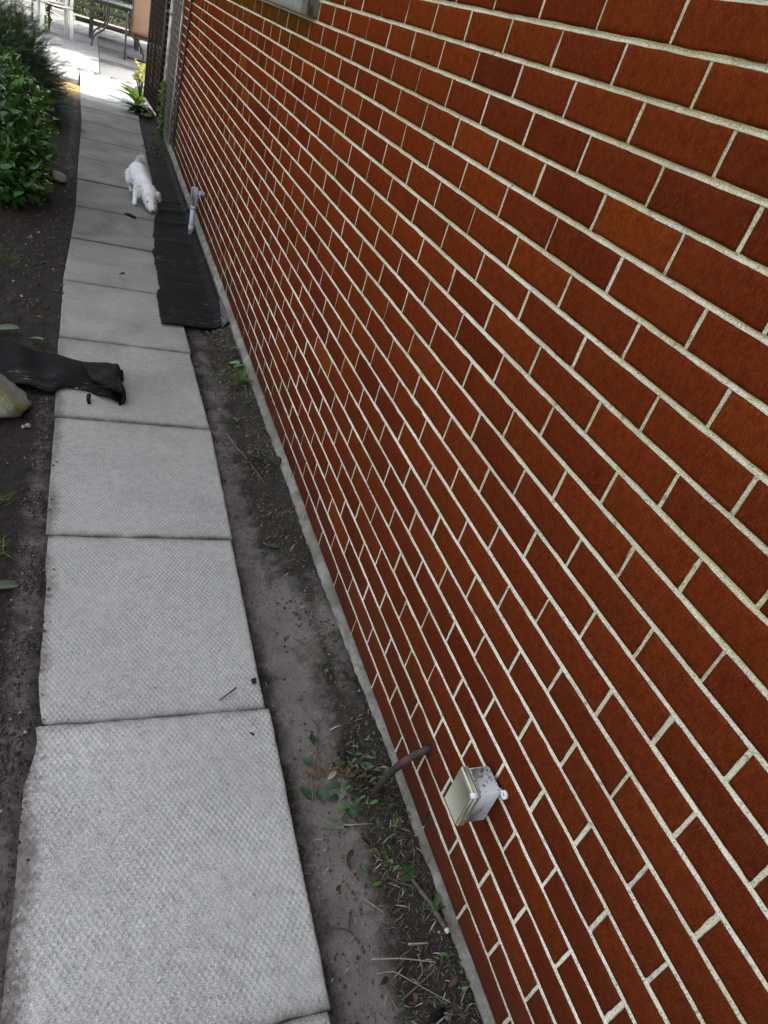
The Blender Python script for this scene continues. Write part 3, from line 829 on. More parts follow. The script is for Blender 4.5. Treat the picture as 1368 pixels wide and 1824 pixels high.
# ------------------------------------------------------------------ box on the wall
bx = empty("junction_box", (-.006, .0945, .39), 0, 'small pale grey plastic junction box with yellowed lid screwed to the brick wall', 'junction box')
mb = MB(); mb.box((-.048, -.0295, -.048), (.001, .0295, .048), .004); mb.build("box_body", M_BOX, bx)
mb = MB(); mb.box((-.0495, -.0315, -.050), (-.0475, .0315, .050), .0009); mb.box((-.0640, -.0325, -.051), (-.0500, .0325, .051), .0035); ld = mb.build("lid", M_LID, bx)
mb = MB(); mb.box((-.0655, -.0275, -.046), (-.0642, .0275, .046), .0005); mb.build("lid_panel", M_LID, ld)
for sy, sz in ((-1, 1),):
    mb = MB(); mb.tube([(-.066, sy * .0275, sz * .046), (-.052, sy * .0275, sz * .046)], .0055, 14); mb.build("screw_boss", M_LUG, ld, True)
mb = MB()
for q in range(18):
    pass
th = np.linspace(0, 2 * math.pi, 22, endpoint=False)
def ring_plate(mb, c, ro, ri, x0, x1):
    V = []
    for r_, x_ in ((ro, x0), (ri, x0), (ri, x1), (ro, x1)):
        V += [(x_, c[0] + r_ * math.cos(a), c[1] + r_ * math.sin(a)) for a in th]
    k = len(th); F = []
    for a in range(4):
        for j in range(k): F.append([a * k + j, a * k + (j + 1) % k, ((a + 1) % 4) * k + (j + 1) % k, ((a + 1) % 4) * k + j])
    mb.add(V, F)
for c_ in ((-.037, .050), (.037, -.050)):
    mb = MB(); ring_plate(mb, c_, .0082, .0042, -.003, .0035); mb.box((-.0035, min(c_[0], 0) if c_[0] > 0 else c_[0] + .006, c_[1] - .010 if c_[1] > 0 else c_[1] + .001), (.0030, c_[0] - .006 if c_[0] > 0 else c_[0] + .016, c_[1] - .001 if c_[1] > 0 else c_[1] + .010), .001)
    mb.build("mounting_lug", M_LUG, bx, False)

# ------------------------------------------------------------------ rusty pipe and holes in the wall
def bez(p, n=24):
    p = np.array(p, float); tt = np.linspace(0, 1, n)[:, None]
    return (1 - tt) ** 3 * p[0] + 3 * (1 - tt) ** 2 * tt * p[1] + 3 * (1 - tt) * tt ** 2 * p[2] + tt ** 3 * p[3]
mb = MB(); P = bez([(-.074, .325, -.02), (-.075, .322, .11), (-.060, .306, .205), (.004, .300, .243)], 30)
mb.tube(P, .0088 + .0006 * np.sin(np.arange(30) * 1.9), 14)
rp = mb.build("bent_pipe", M_RUST, None, True); tag(rp, 'rusty brown pipe bending out of the littered soil into the lowest bricks', 'pipe')
mb = MB()
pl = []
for i in range(15):
    a = 2 * math.pi * i / 15; r_ = .0125 + .003 * random.random(); pl.append((.300 + r_ * math.cos(a), .246 + r_ * math.sin(a)))
V = [(-.0016, y, z) for y, z in pl] + [(.002, y, z) for y, z in pl]
mb.add(V, [list(range(15))] + [[i, (i + 1) % 15, 15 + (i + 1) % 15, 15 + i] for i in range(15)])
mb.build("pipe_hole", M_HOLE, house)
mb = MB(); mb.box((-.0012, .2015, .088), (.002, .2075, .138), .001); mb.build("open_joint", M_HOLE, house)

# ------------------------------------------------------------------ dog
dog = empty("dog", (-.365, 5.40, 0), 0, 'small short coated white dog walking towards us with its nose lowered to the path', 'dog')
DO = np.array([-.365, 5.40, 0])
def cap(mb, a, b, ra, rb, n=14, m=9):
    a = np.array(a, float) - DO; b = np.array(b, float) - DO
    tt = np.linspace(0, 1, m)[:, None]; P = a + (b - a) * tt; R_ = ra + (rb - ra) * tt[:, 0]
    mb.tube(P, R_, n); mb.ball(a, ra, n, 8); mb.ball(b, rb, n, 8)
mb = MB(); segs = []
def seg(a, b, ra, rb): cap(mb, a, b, ra, rb); segs.append((np.array(a, float), np.array(b, float), ra, rb))
seg((-.352, 5.295, .128), (-.378, 5.45, .136), .058, .064)
seg((-.378, 5.45, .136), (-.385, 5.575, .150), .066, .064)
seg((-.385, 5.575, .150), (-.385, 5.63, .160), .062, .045)
seg((-.347, 5.285, .108), (-.350, 5.32, .105), .052, .052)          # chest
seg((-.348, 5.28, .140), (-.328, 5.195, .122), .045, .038)          # neck
seg((-.326, 5.190, .118), (-.318, 5.142, .098), .052, .056)          # skull
seg((-.314, 5.112, .076), (-.300, 5.064, .036), .042, .029)         # muzzle
# fore legs
seg((-.392, 5.295, .105), (-.405, 5.275, .062), .029, .020); seg((-.405, 5.275, .062), (-.410, 5.215, .022), .019, .0145); seg((-.410, 5.215, .018), (-.412, 5.192, .012), .0165, .014)
seg((-.308, 5.295, .105), (-.298, 5.270, .062), .029, .020); seg((-.298, 5.270, .062), (-.296, 5.235, .020), .019, .0145); seg((-.296, 5.235, .017), (-.297, 5.212, .012), .0165, .014)
# hind legs: stifle forward, hock backward
seg((-.425, 5.585, .125), (-.438, 5.545, .078), .044, .027); seg((-.438, 5.545, .078), (-.428, 5.600, .050), .022, .0155); seg((-.428, 5.600, .050), (-.420, 5.572, .016), .0150, .0135); seg((-.420, 5.572, .014), (-.420, 5.548, .012), .016, .0135)
seg((-.340, 5.590, .125), (-.328, 5.555, .078), .044, .027); seg((-.328, 5.555, .078), (-.330, 5.610, .050), .022, .0155); seg((-.330, 5.610, .050), (-.332, 5.60, .016), .0150, .0135); seg((-.332, 5.60, .014), (-.332, 5.575, .012), .016, .0135)
# tail root
seg((-.380, 5.645, .175), (-.372, 5.668, .200), .022, .016); seg((-.372, 5.668, .200), (-.364, 5.668, .222), .016, .010)
body = mb.build("body", M_COAT, dog, True)
rm = body.modifiers.new("one_skin", 'REMESH'); rm.mode = 'VOXEL'; rm.voxel_size = .0048; rm.use_smooth_shade = True
sm = body.modifiers.new("soften", 'SMOOTH'); sm.factor = .6; sm.iterations = 7
tx = D.textures.new("coat_clumps", 'CLOUDS'); tx.noise_scale = .018
dm = body.modifiers.new("coat", 'DISPLACE'); dm.texture = tx; dm.strength = .006; dm.mid_level = .5; dm.texture_coords = 'LOCAL'
# coat strands lying back over the skin
HP = []; HD = []; HS = []
g_ = np.random.default_rng(3)
for (a, b, ra, rb) in segs:
    L_ = np.linalg.norm(b - a); cnt = int((L_ + ra) * (ra + rb) * 210000 * .5) + 12
    if ra < .024: cnt = int(cnt * .7)
    u = g_.random(cnt); dirs = g_.normal(size=(cnt, 3)); ax = (b - a) / (L_ + 1e-9)
    dirs -= (dirs @ ax)[:, None] * ax * (.9); dirs /= np.linalg.norm(dirs, axis=1)[:, None]
    P = a + (b - a) * u[:, None] + dirs * (ra + (rb - ra) * u)[:, None] * .93
    HP.append(P - DO); flow = np.array([0, 1., -.25]) if ra > .024 else np.array([0, .15, -1.])
    d = flow + dirs * .40 + g_.normal(size=(cnt, 3)) * .3; HD.append(d); HS.append((.012 + .015 * g_.random(cnt)) * (1.0 if ra > .03 else .55))
# tail plume
cnt = 1100; u = g_.random(cnt); c0 = np.array([-.380, 5.645, .18]) - DO; c1 = np.array([-.362, 5.668, .226]) - DO
HP.append(c0 + (c1 - c0) * u[:, None]); d = g_.normal(size=(cnt, 3)) * .45 + np.array([.05, .1, .9]); HD.append(d); HS.append(.020 + .024 * g_.random(cnt))
HP = np.concatenate(HP); HD = np.concatenate(HD); HS = np.concatenate(HS)
keep = HP[:, 2] > .012
HP, HD, HS = HP[keep], HD[keep], HS[keep]
tv = [(-.5, 0, 0), (.5, 0, 0), (.32, .55, .06), (-.32, .55, .06), (0, 1, .02)]
tf = [(0, 1, 2, 3), (3, 2, 4, 4)]
tf = np.array([(0, 1, 2), (0, 2, 3), (3, 2, 4)])
coat = scatter("coat_strands", tv, tf, HP, frames(HD, rv(len(HP)), HS, .15), M_COAT, body, False)
tag(coat, kind='stuff')
# ears: folded drop flaps
def ear(sx, cream):
    c = np.array([-.318 + sx * .042, 5.148, .130]) - DO; V = []; nu_, nv_ = 10, 9
    N_ = np.array([sx * .30, -.72, .62]); N_ /= np.linalg.norm(N_); D_ = np.array([sx * .75, -.05, -.75]); D_ -= N_ * (D_ @ N_); D_ /= np.linalg.norm(D_); S_ = np.cross(N_, D_)
    for i in range(nu_):
        u = i / (nu_ - 1)
        for j in range(nv_):
            v = j / (nv_ - 1) - .5
            w = .046 * (math.sin(math.pi * (.18 + .72 * u)) ** .6)
            V.append(c + D_ * .056 * u + S_ * v * w + N_ * (.010 * math.sin(math.pi * min(1, u * 1.3)) - .018 * u * u - .010 * (2 * v) ** 2 + .006) + np.array([0, 0, -.012 * u * u]))
    o = mesh_obj("ear", V, grid_faces(nu_, nv_), M_EAR, dog, True)
    m_ = o.modifiers.new("thick", 'SOLIDIFY'); m_.thickness = .009; m_.offset = 0
    m_ = o.modifiers.new("sub", 'SUBSURF'); m_.levels = 1; m_.render_levels = 1
    dmm = o.modifiers.new("coat", 'DISPLACE'); dmm.texture = tx; dmm.strength = .004; dmm.texture_coords = 'LOCAL'
ear(-1, 1); ear(1, 1)
for sx in (-1, 1):
    mb = MB(); mb.ball(np.array([-.3120 + sx * .0215, 5.070, .074]) - DO, .0072, 12, 8); mb.build("eye", M_NOSE, dog, True)
mb = MB(); mb.ball(np.array([-.297, 5.036, .026]) - DO, (.0095, .0075, .0070), 12, 8); mb.build("nose", M_NOSE, dog, True)

# ------------------------------------------------------------------ leaf shapes
def leaf_template(n=7, w=.46, fold=.16, curl=.18, twist=0):
    V = []; ax = []
    for i in range(n):
        u = i / (n - 1); ww = w / 2 * (math.sin(math.pi * u ** .82) ** .75 if 0 < u < 1 else .02)
        for j in (-1, 0, 1):
            V.append((j * ww, u, -curl * u * u + abs(j) * fold * ww * 2)); ax.append(j)
    F = []
    for i in range(n - 1):
        for j in range(2): F.append((i * 3 + j, i * 3 + j + 1, (i + 1) * 3 + j + 1, (i + 1) * 3 + j))
    return np.array(V), np.array(F), np.array(ax, float)
LV, LF, LA = leaf_template()
LV5, LF5, LA5 = leaf_template(4, .5, .14, .15)

# ------------------------------------------------------------------ shrubs
def cloud(c, r, n, seed, lo=.72, bump_=.16):
    g2 = np.random.default_rng(seed)
    d = g2.normal(size=(n, 3)); d /= np.linalg.norm(d, axis=1)[:, None]
    f = 1 + bump_ * fbm(d[:, 0] * 2.3 + seed, d[:, 1] * 2.3, d[:, 2] * 2.3, seed=seed, o=3) * 2
    s = (lo + (1 - lo) * g2.random(n) ** .6) * f
    return np.array(c) + d * s[:, None] * np.array(r), d, s / f
def stems(mb, base, c, r, n, seed, rad=.012):
    g2 = np.random.default_rng(seed)
    for _ in range(n):
        d = g2.normal(size=3); d[2] = abs(d[2]) + .3; d /= np.linalg.norm(d)
        e = np.array(c) + d * np.array(r) * .85; b0 = np.array(base) + np.append(g2.normal(size=2) * .05, -.02)
        m_ = (b0 + e) / 2 + g2.normal(size=3) * .05
        mb.tube([b0, (b0 + m_) / 2 + [0, 0, .03], m_, (m_ + e) / 2, e], [rad, rad * .85, rad * .7, rad * .5, rad * .25], 6)
sh = empty("broadleaf_shrub", (-1.42, 5.05, 0), 0, 'dense shrub of glossy dark green oval leaves at the left edge of the path', 'shrub')
lobes = [((-1.44, 5.02, .33), (.50, .52, .50), 3800), ((-1.36, 4.75, .18), (.42, .42, .30), 1600), ((-1.72, 4.75, .30), (.45, .45, .42), 700), ((-1.75, 5.45, .35), (.5, .5, .5), 800), ((-1.33, 5.45, .30), (.36, .42, .42), 1100)]
Ps = []; Ds = []
for i, (c, r, n) in enumerate(lobes):
    P, d, s = cloud(c, r, n, 100 + i, .66, .10); Ps.append(P); Ds.append(d)
P = np.concatenate(Ps); d = np.concatenate(Ds)
k = P[:, 2] > .02; P = P[k]; d = d[k]
dirn = d * .8 + rv(len(P)) * .75 + np.array([0, -.1, .15]); dirn[:, 2] -= .1
O = np.array([-1.42, 5.05, 0])
size = .040 + .034 * rng.random(len(P))
M_ = frames(dirn, d + rv(len(P)) * .5 + np.array([0, 0, .8]), size)
# frames() gives a normal that may point inwards; turn it outward
flip = np.einsum('ni,ni->n', M_[:, :, 2], d + np.array([0, 0, .6])) < 0
M_[flip, :, 2] *= -1; M_[flip, :, 0] *= -1
rn = np.clip(rng.normal(.42, .22, len(P)), 0, .93); yg = rng.random(len(P)) > .985; rn[yg] = 1
scatter("foliage", LV, LF, P - O, M_, M_LAUREL, sh, True, rn, LA)
mb = MB(); stems(mb, (0.02, 0, 0), (0, 0, .32), (.5, .5, .48), 34, 5)
mb.build("branches", M_BARK, sh, True)

co = empty("conifer_shrub", (-1.40, 7.8, 0), 0, 'dark blue green feathery conifer shrub behind the glossy leaved one', 'shrub')
O = np.array([-1.40, 7.8, 0])
# a frond: central stem with scale needles on both sides
fv = []; ff = []; 
def tri(a, b, c): 
    i = len(fv); fv.extend([a, b, c]); ff.append((i, i + 1, i + 2))
tri((-.012, 0, 0), (.012, 0, 0), (0, 1, -.06))
for q in range(9):
    u = .08 + .88 * q / 9; l = .30 * (1 - u * .72)
    for s_ in (-1, 1):
        tri((0, u - .022, -.05 * u), (0, u + .03, -.05 * u), (s_ * l, u + l * .75, -.05 * u + .05))
        tri((s_ * l * .45, u + l * .28, 0), (s_ * l * .50, u + l * .44, 0), (s_ * l * .50 + s_ * .02, u + l * .8, .03))
fv = np.array(fv); ff = np.array(ff)
lob = [((-1.42, 7.75, .22), (.42, .75, .52), 1900), ((-1.26, 7.35, .15), (.26, .40, .36), 800), ((-1.62, 7.25, .42), (.42, .5, .36), 700), ((-1.30, 8.0, .10), (.24, .50, .30), 700), ((-1.85, 7.9, .4), (.5, .6, .45), 500), ((-1.55, 6.75, .34), (.36, .4, .32), 500)]
Ps = []; Ds = []
for i, (c, r, n) in enumerate(lob):
    P, d, s = cloud(c, r, n, 200 + i, .60, .22); Ps.append(P); Ds.append(d)
P = np.concatenate(Ps); d = np.concatenate(Ds); k = P[:, 2] > .03; P = P[k]; d = d[k]
size = .10 + .09 * rng.random(len(P))
hz = np.array([.35, -.55, .05])
rc = np.clip(fbm(P[:, 0] * 3, P[:, 1] * 3, P[:, 2] * 3, seed=90) * .55 + .45 + rng.normal(0, .13, len(P)), 0, .93)
br = rng.random(len(P)) > .97; rc[br] = .99
scatter("foliage", fv, ff, P - O - d * .03, frames(d * .8 + rv(len(P)) * .5 + hz * .5, rv(len(P)) * .4 + np.array([0, 0, 1.]), size), M_CONIFER, co, False, rc)
mb = MB(); stems(mb, (0.0, 0, 0), (0, 0, .25), (.42, .7, .45), 30, 6)
mb.build("branches", M_BARK, co, True)

# ------------------------------------------------------------------ chain link pieces
def chain(p0, p1, z0, z1, pitch=.055, r=.0016, bulge=.003, n=5):
    """diamond wire mesh between two vertical lines"""
    p0 = np.array(p0, float); p1 = np.array(p1, float); L_ = np.linalg.norm(p1 - p0); H_ = z1 - z0; mb = MB()
    nd = int((L_ + H_) / pitch)
    u = np.array([*(p1 - p0) / L_, 0]); w = np.cross([0, 0, 1], u)
    for sgn in (1, -1):
        for k in range(-int(H_ / pitch) - 1, int(L_ / pitch) + 2):
            s0 = k * pitch if sgn > 0 else (k + int(H_ / pitch) + 1) * pitch
            pts = []
            m_ = int(H_ / (pitch / 2)) + 1
            for i in range(m_ + 1):
                s = s0 + sgn * i * pitch / 2; z = z0 + i * pitch / 2
                if 0 <= s <= L_ and z <= z1: pts.append(np.append(p0, z) + u * s + w * bulge * (1 if (i % 2) == 0 else -1))
            if len(pts) > 1: mb.tube(pts, r, n, cap=False)
    return mb
# gate swung open along the path
gate = empty("chain_link_gate", (-.085, 7.97, 0), 0, 'open chain link gate with dark brown slats woven through it, standing beside the brick wall', 'gate')
g0 = np.array([-.004, .0]); g1 = np.array([-.066, 1.20])
GZ0, GZ1 = .15, 1.36
mb = MB()
mb.tube([(*g1, GZ0), (*g1, GZ1)], .012, 10); mb.tube([(*g0, GZ0 + .03), (*g0, GZ1)], .012, 10)
mb.tube([(*g0, GZ1), (*g1, GZ1)], .012, 10)
mb.build("gate_frame", M_DARKMETAL, gate, True)
mb = MB(); mb.tube([(*g0, GZ0 + .03), (*g1, GZ0)], .012, 10); mb.build("bottom_rail", M_GALV, gate, True)
chain(g0, g1, GZ0 + .02, GZ1, .06, .0018).build("wire_mesh", M_RUSTWIRE, gate, True)
ns = 27
for k in range(ns):
    f = (k + .5) / ns; c = g0 + (g1 - g0) * f; uu = (g1 - g0) / np.linalg.norm(g1 - g0)
    a = c - uu * .0175; b = c + uu * .0175; zt = GZ1 - .03 - .03 * random.random()
    nrm = np.array([-uu[1], uu[0]]) * .0012
    mb = MB(); wob_ = (random.random() - .5) * .008
    V = []
    for z, sh_ in ((GZ0 + .02 + random.random() * .02, 0), ((GZ0 + zt) / 2, wob_), (zt, -wob_)):
        for q in (a - nrm, b - nrm, b + nrm, a + nrm): V.append((q[0] + sh_, q[1] + sh_, z))
    mb.add(V, [[0, 1, 5, 4], [1, 2, 6, 5], [2, 3, 7, 6], [3, 0, 4, 7], [4, 5, 9, 8], [5, 6, 10, 9], [6, 7, 11, 10], [7, 4, 8, 11], [0, 3, 2, 1], [8, 9, 10, 11]])
    mb.build("slat", M_SLAT, gate)
post = empty("fence_post", (-.045, 7.93, 0), 0, 'round galvanised fence post, greenish with algae, carrying the open gate', 'fence post')
mb = MB(); mb.tube([(0, 0, -.05), (.004, .0, .7), (.006, 0, 1.42)], .021, 18); mb.build("pole", M_GALV, post, True)
mb = MB(); mb.ball((.006, 0, 1.43), (.026, .026, .02)); mb.tube([(.006, 0, 1.40), (.006, 0, 1.43)], .026, 16); mb.build("cap", M_GALV, post, True)
for z in (.42, 1.10):
    mb = MB(); mb.tube([(.004, 0, z - .018), (.004, 0, z + .018)], .026, 16); mb.box((-.055, -.010, z - .008), (-.02, .010, z + .008), .003); mb.build("hinge", M_GALV, post)
fp = empty("wire_fence_panel", (-.02, 7.62, 0), 0, 'narrow strip of rusty chain link between the gate post and the brick wall', 'fence')
chain((-.02, .28), (.004, -.34), .06, 1.4, .055, .0016).build("wire_mesh", M_WIRE, fp, True)
mb = MB(); mb.tube([(.006, -.34, .02), (.010, -.34, 1.42)], .006, 8); mb.build("tension_rod", M_GALV, fp, True)
mb = MB()
for q in range(3):
    mb.tube(bez([(.004, -.25 + q * .12, .02), (-.03, -.20 + q * .1, .45), (.02, -.2 + q * .12, .9), (0, -.2 + q * .1, 1.4)]), .0022, 6)
mb.build("loose_wire", M_RUSTWIRE, fp, True)
mb = MB(); mb.tube([(-.014, 6.86, .16), (-.014, 6.87, .40), (-.015, 6.80, .66), (-.014, 6.68, 1.0), (-.014, 6.60, 1.32), (-.014, 6.55, 1.75)], .010, 10)
mb.tube([(-.014, 6.86, .15), (-.014, 6.86, .175)], .014, 10); mb.tube([(-.014, 6.60, 1.28), (-.014, 6.595, 1.31)], .013, 10)
tag(mb.build("cable_conduit", M_CABLE, None, True), 'thin dark grey conduit running up the far end of the brick wall', 'conduit')
mb = MB(); mb.tube([(-.010, 7.02, .12), (-.012, 7.05, .45), (-.012, 7.12, .9), (-.010, 7.2, 1.7)], .0055, 8)
tag(mb.build("loose_cable", M_CABLE, None, True), 'thinner black cable hanging just beyond the dark conduit on the wall', 'cable')

# ------------------------------------------------------------------ plants by the gate
def strap_plant(name, loc, n, lmin, lmax, w, label, cat, seed, up=.7, mat=None, upright=.4):
    g2 = np.random.default_rng(seed)
    root = empty(name, loc, 0, label, cat)
    V_, F_, A_ = leaf_template(9, w, .22, .55)
    pos = np.append(g2.normal(size=(n, 2)) * .025, np.full((n, 1), .01), 1)
    a = g2.random(n) * 2 * math.pi; el = upright + (up) * g2.random(n)
    d = np.stack([np.cos(a) * np.cos(el), np.sin(a) * np.cos(el), np.sin(el)], -1)
    scatter("foliage", V_, F_, pos, frames(d, np.tile([0, 0, 1.], (n, 1)), lmin + (lmax - lmin) * g2.random(n)), mat or M_SUNNY, root, True, g2.random(n) * .6, A_)
    return root
strap_plant("leafy_plant", (-.20, 9.02, 0), 30, .14, .24, .42, 'low clump of broad dark green leaves at the foot of the open gate', 'plant', 3, .6, M_FALLEN)
fl = strap_plant("flowering_plant", (-.17, 9.52, 0), 9, .26, .40, .34, 'tall plant topped with pale yellow and pink flowers, sunlit at the path edge', 'flower', 8, .3, M_SUNNY, .75)
mb = MB(); FP = []
for i in range(20):
    e = np.array([random.uniform(-.075, .03), random.uniform(-.05, .05), random.uniform(.27, .44)]); FP.append(e)
    mb.tube([(0, 0, 0), e * [.3, .3, .5], e], [.004, .003, .002], 6)
mb.build("stem", M_GRASS, fl, True)
def petals(name, mat, pts, r, npet=6, seed=1):
    g2 = np.random.default_rng(seed); pos = []; dd = []
    for c in pts:
        ax_ = g2.normal(size=3) + [0, -.5, 1]; ax_ /= np.linalg.norm(ax_); a = np.cross(ax_, [1, 0, .2]); a /= np.linalg.norm(a); b = np.cross(ax_, a)
        for q in range(npet): th_ = 2 * math.pi * q / npet; pos.append(c); dd.append(a * math.cos(th_) + b * math.sin(th_) + ax_ * .5)
    pos = np.array(pos); dd = np.array(dd)
    return pos, frames(dd, rv(len(dd)), np.full(len(dd), r))
M_YEL = leaf_mat("yellow_petal", [(0, (.70, .66, .12)), (1, (.85, .80, .35))], .6, .4, None, .2)
M_PINK = leaf_mat("pink_petal", [(0, (.75, .45, .42)), (1, (.80, .62, .50))], .6, .4, None, .2)
M_MAG = leaf_mat("magenta_petal", [(0, (.50, .02, .28)), (1, (.6, .04, .35))], .6, .3, None, .2)
yp = [e + rng.normal(size=3) * .014 for e in FP for _ in range(4)]
for i_, e in enumerate(FP):
    p_, m_ = petals("f", M_YEL, [e + rng.normal(size=3) * .009 for _ in range(6)], .024, 6, i_); scatter("yellow_flower", LV5, LF5, p_, m_, M_YEL, fl)
for i_, e in enumerate(FP[:7]):
    p_, m_ = petals("f", M_PINK, [e + np.array([-.018, 0, .026])], .018, 6, i_); scatter("pink_flower", LV5, LF5, p_, m_, M_PINK, fl)
p_, m_ = petals("f", M_MAG, [(.028, -.03, .40)], .02); scatter("magenta_flower", LV5, LF5, p_, m_, M_MAG, fl)
iv = empty("climbing_ivy", (-.03, 7.86, 0), 0, 'green ivy climbing from the soil up the gate post', 'ivy')
n = 300; zc = rng.random(n) ** 1.3 * .52; P = np.stack([rng.normal(0, .028, n), rng.normal(-.03, .03, n), .01 + zc], -1)
scatter("foliage", LV5, LF5, P, frames(rv(n) + [0, -.4, 0], rv(n) + [0, 0, 1], .028 + .024 * rng.random(n), 1.5), M_SUNNY, iv, True, rng.random(n) * .55, LA5)
mb = MB()
for q in range(5): mb.tube(bez([(random.uniform(-.03, .03), -.03, -.01), (random.uniform(-.05, .05), -.05, .15), (random.uniform(-.04, .04), -.03, .3), (random.uniform(-.02, .02), -.02, .55)]), .002, 5)
mb.build("vine_stem", M_TWIG, iv, True)
vr = empty("vine_heap", (-.10, 7.30, 0), 0, 'heap of dry brown vine stems on the soil before the gate post', 'dry vines')
mb = MB()
for q in range(60):
    a = np.array([random.gauss(0, .05), random.gauss(0, .17), .008]); c = a + np.array([random.gauss(0, .05), random.gauss(0, .12), 0])
    mb.tube(bez([a, a + [random.gauss(0, .03), random.gauss(0, .05), random.uniform(.0, .06)], c + [0, 0, random.uniform(0, .05)], c]), random.uniform(.0012, .003), 5)
tag(mb.build("stems", M_TWIG, vr, True), kind='stuff')
n = 90; P = np.stack([rng.normal(0, .05, n), rng.normal(0, .18, n), .01 + .03 * rng.random(n)], -1)
scatter("dry_leaves", LV5, LF5, P, frames(rv(n) * [1, 1, .3], rv(n) + [0, 0, 1.5], .02 + .02 * rng.random(n)), M_DEAD, vr, True, rng.random(n) * .6, LA5)

# ------------------------------------------------------------------ patio furniture
def bevel_leg(mb, a, b, w0, w1, t0=.02, t1=.02):
    a = np.array(a, float); b = np.array(b, float); V = []
    for c, w, t_ in ((a, w0, t0), (b, w1, t1)):
        for sx, sy in ((-1, -1), (1, -1), (1, 1), (-1, 1)): V.append(c + [sx * w / 2, sy * t_ / 2, 0])
    mb.add(V, [[0, 1, 5, 4], [1, 2, 6, 5], [2, 3, 7, 6], [3, 0, 4, 7], [0, 3, 2, 1], [4, 5, 6, 7]])
wc = empty("plastic_chair", (-1.27, 14.30, 0), math.radians(12), 'white moulded plastic garden chair standing on the patio at the left', 'chair')
V = []
for i in range(12):
    for j in range(12):
        u = i / 11 - .5; v = j / 11 - .5
        V.append((u * .46, v * .44, .42 + .02 * (abs(u) * 2) ** 2 - .03 * v))
s_ = mesh_obj("seat", V, grid_faces(12, 12), M_WHITEPL, wc, True); q = s_.modifiers.new("t", 'SOLIDIFY'); q.thickness = .018
for sx in (-1, 1):
    for sy in (-1, 1):
        mb = MB(); bevel_leg(mb, (sx * .225, sy * .225, 0), (sx * .205, sy * .19, .41), .042, .062, .03, .05); bevel_leg(mb, (sx * .205, sy * .19, .40), (sx * .222, sy * .19, .62 if sy > 0 else .615), .045, .04, .05, .04)
        mb.build("leg", M_WHITEPL, wc)
    mb = MB(); mb.box((sx * .225 - .025, -.24, .615), (sx * .225 + .025, .23, .64), .01); mb.build("armrest", M_WHITEPL, wc)
mb = MB()
for k in range(6): mb.box((-.19 + k * .066, .225, .44), (-.19 + k * .066 + .048, .243, .80), .006)
mb.box((-.21, .222, .79), (.21, .246, .86), .01); mb.box((-.21, .222, .42), (.21, .246, .46), .01)
mb.build("backrest", M_WHITEPL, wc)

tb = empty("glass_table", (-.30, 14.62, 0), 0, 'garden table with a clear glass top and curved bronze metal legs on the patio', 'table')
mb = MB()
for a, b in (((-.44, -.42), (.44, -.42)), ((.44, -.42), (.44, .42)), ((.44, .42), (-.44, .42)), ((-.44, .42), (-.44, -.42))):
    mb.tube([(*a, .665), (*b, .665)], .017, 10)
mb.build("rim", M_TABLEM, tb, True)
mb = MB(); mb.box((-.43, -.41, .668), (.43, .41, .674), .001); mb.build("glass_top", M_GLASS, tb)
for sx in (-1, 1):
    for sy in (-1, 1):
        P = np.concatenate([bez([(sx * .16, sy * .36, .66), (sx * .17, sy * .37, .45), (sx * .16, sy * .37, .33), (sx * .27, sy * .38, .24)], 14), bez([(sx * .27, sy * .38, .24), (sx * .36, sy * .39, .18), (sx * .405, sy * .40, .15), (sx * .405, sy * .40, .0)], 12)[1:]])
        mb = MB(); mb.tube(P, .014, 10); mb.build("leg", M_TABLEM, tb, True)
mb = MB(); mb.tube([(-.19, .0, .30), (.19, .0, .30)], .01, 8); mb.tube([(-.19, -.37, .30), (-.19, .37, .30)], .01, 8); mb.tube([(.19, -.37, .30), (.19, .37, .30)], .01, 8); mb.build("brace", M_TABLEM, tb, True)

sc_ = empty("sling_chair", (.10, 13.72, 0), math.radians(-6), 'bronze framed patio chair with tan sling fabric, partly behind the open gate', 'chair')
mb = MB()
for sx in (-1, 1):
    P = np.array([(sx * .29, .12, .02), (sx * .29, -.16, .015), (sx * .29, -.27, .03), (sx * .29, -.30, .12), (sx * .29, -.29, .33), (sx * .29, -.28, .56), (sx * .29, -.22, .64), (sx * .29, .10, .64), (sx * .27, .20, .58)])
    mb.tube(P, .015, 10)
    mb.tube([(sx * .25, -.26, .43), (sx * .25, .12, .37), (sx * .25, .22, .48), (sx * .25, .38, .98)], .013, 10)
    mb.tube([(sx * .29, -.27, .36), (sx * .25, -.24, .42)], .011, 8)
mb.tube([(-.29, .12, .02), (.29, .12, .02)], .015, 10); mb.tube([(-.29, -.28, .36), (.29, -.28, .36)], .012, 8); mb.tube([(-.25, .38, .98), (.25, .38, .98)], .013, 8)
mb.build("frame", M_TABLEM, sc_, True)
mb = MB(); mb.add([(-.245, -.25, .432), (.245, -.25, .432), (.245, .12, .374), (-.245, .12, .374)], [[0, 1, 2, 3]]); so = mb.build("seat", M_SLING, sc_); so.modifiers.new("t", 'SOLIDIFY').thickness = .004
mb = MB(); mb.add([(-.245, .12, .374), (.245, .12, .374), (.245, .22, .48), (-.245, .22, .48), (.245, .375, .97), (-.245, .375, .97)], [[0, 1, 2, 3], [3, 2, 4, 5]]); so = mb.build("backrest", M_SLING, sc_); so.modifiers.new("t", 'SOLIDIFY').thickness = .004

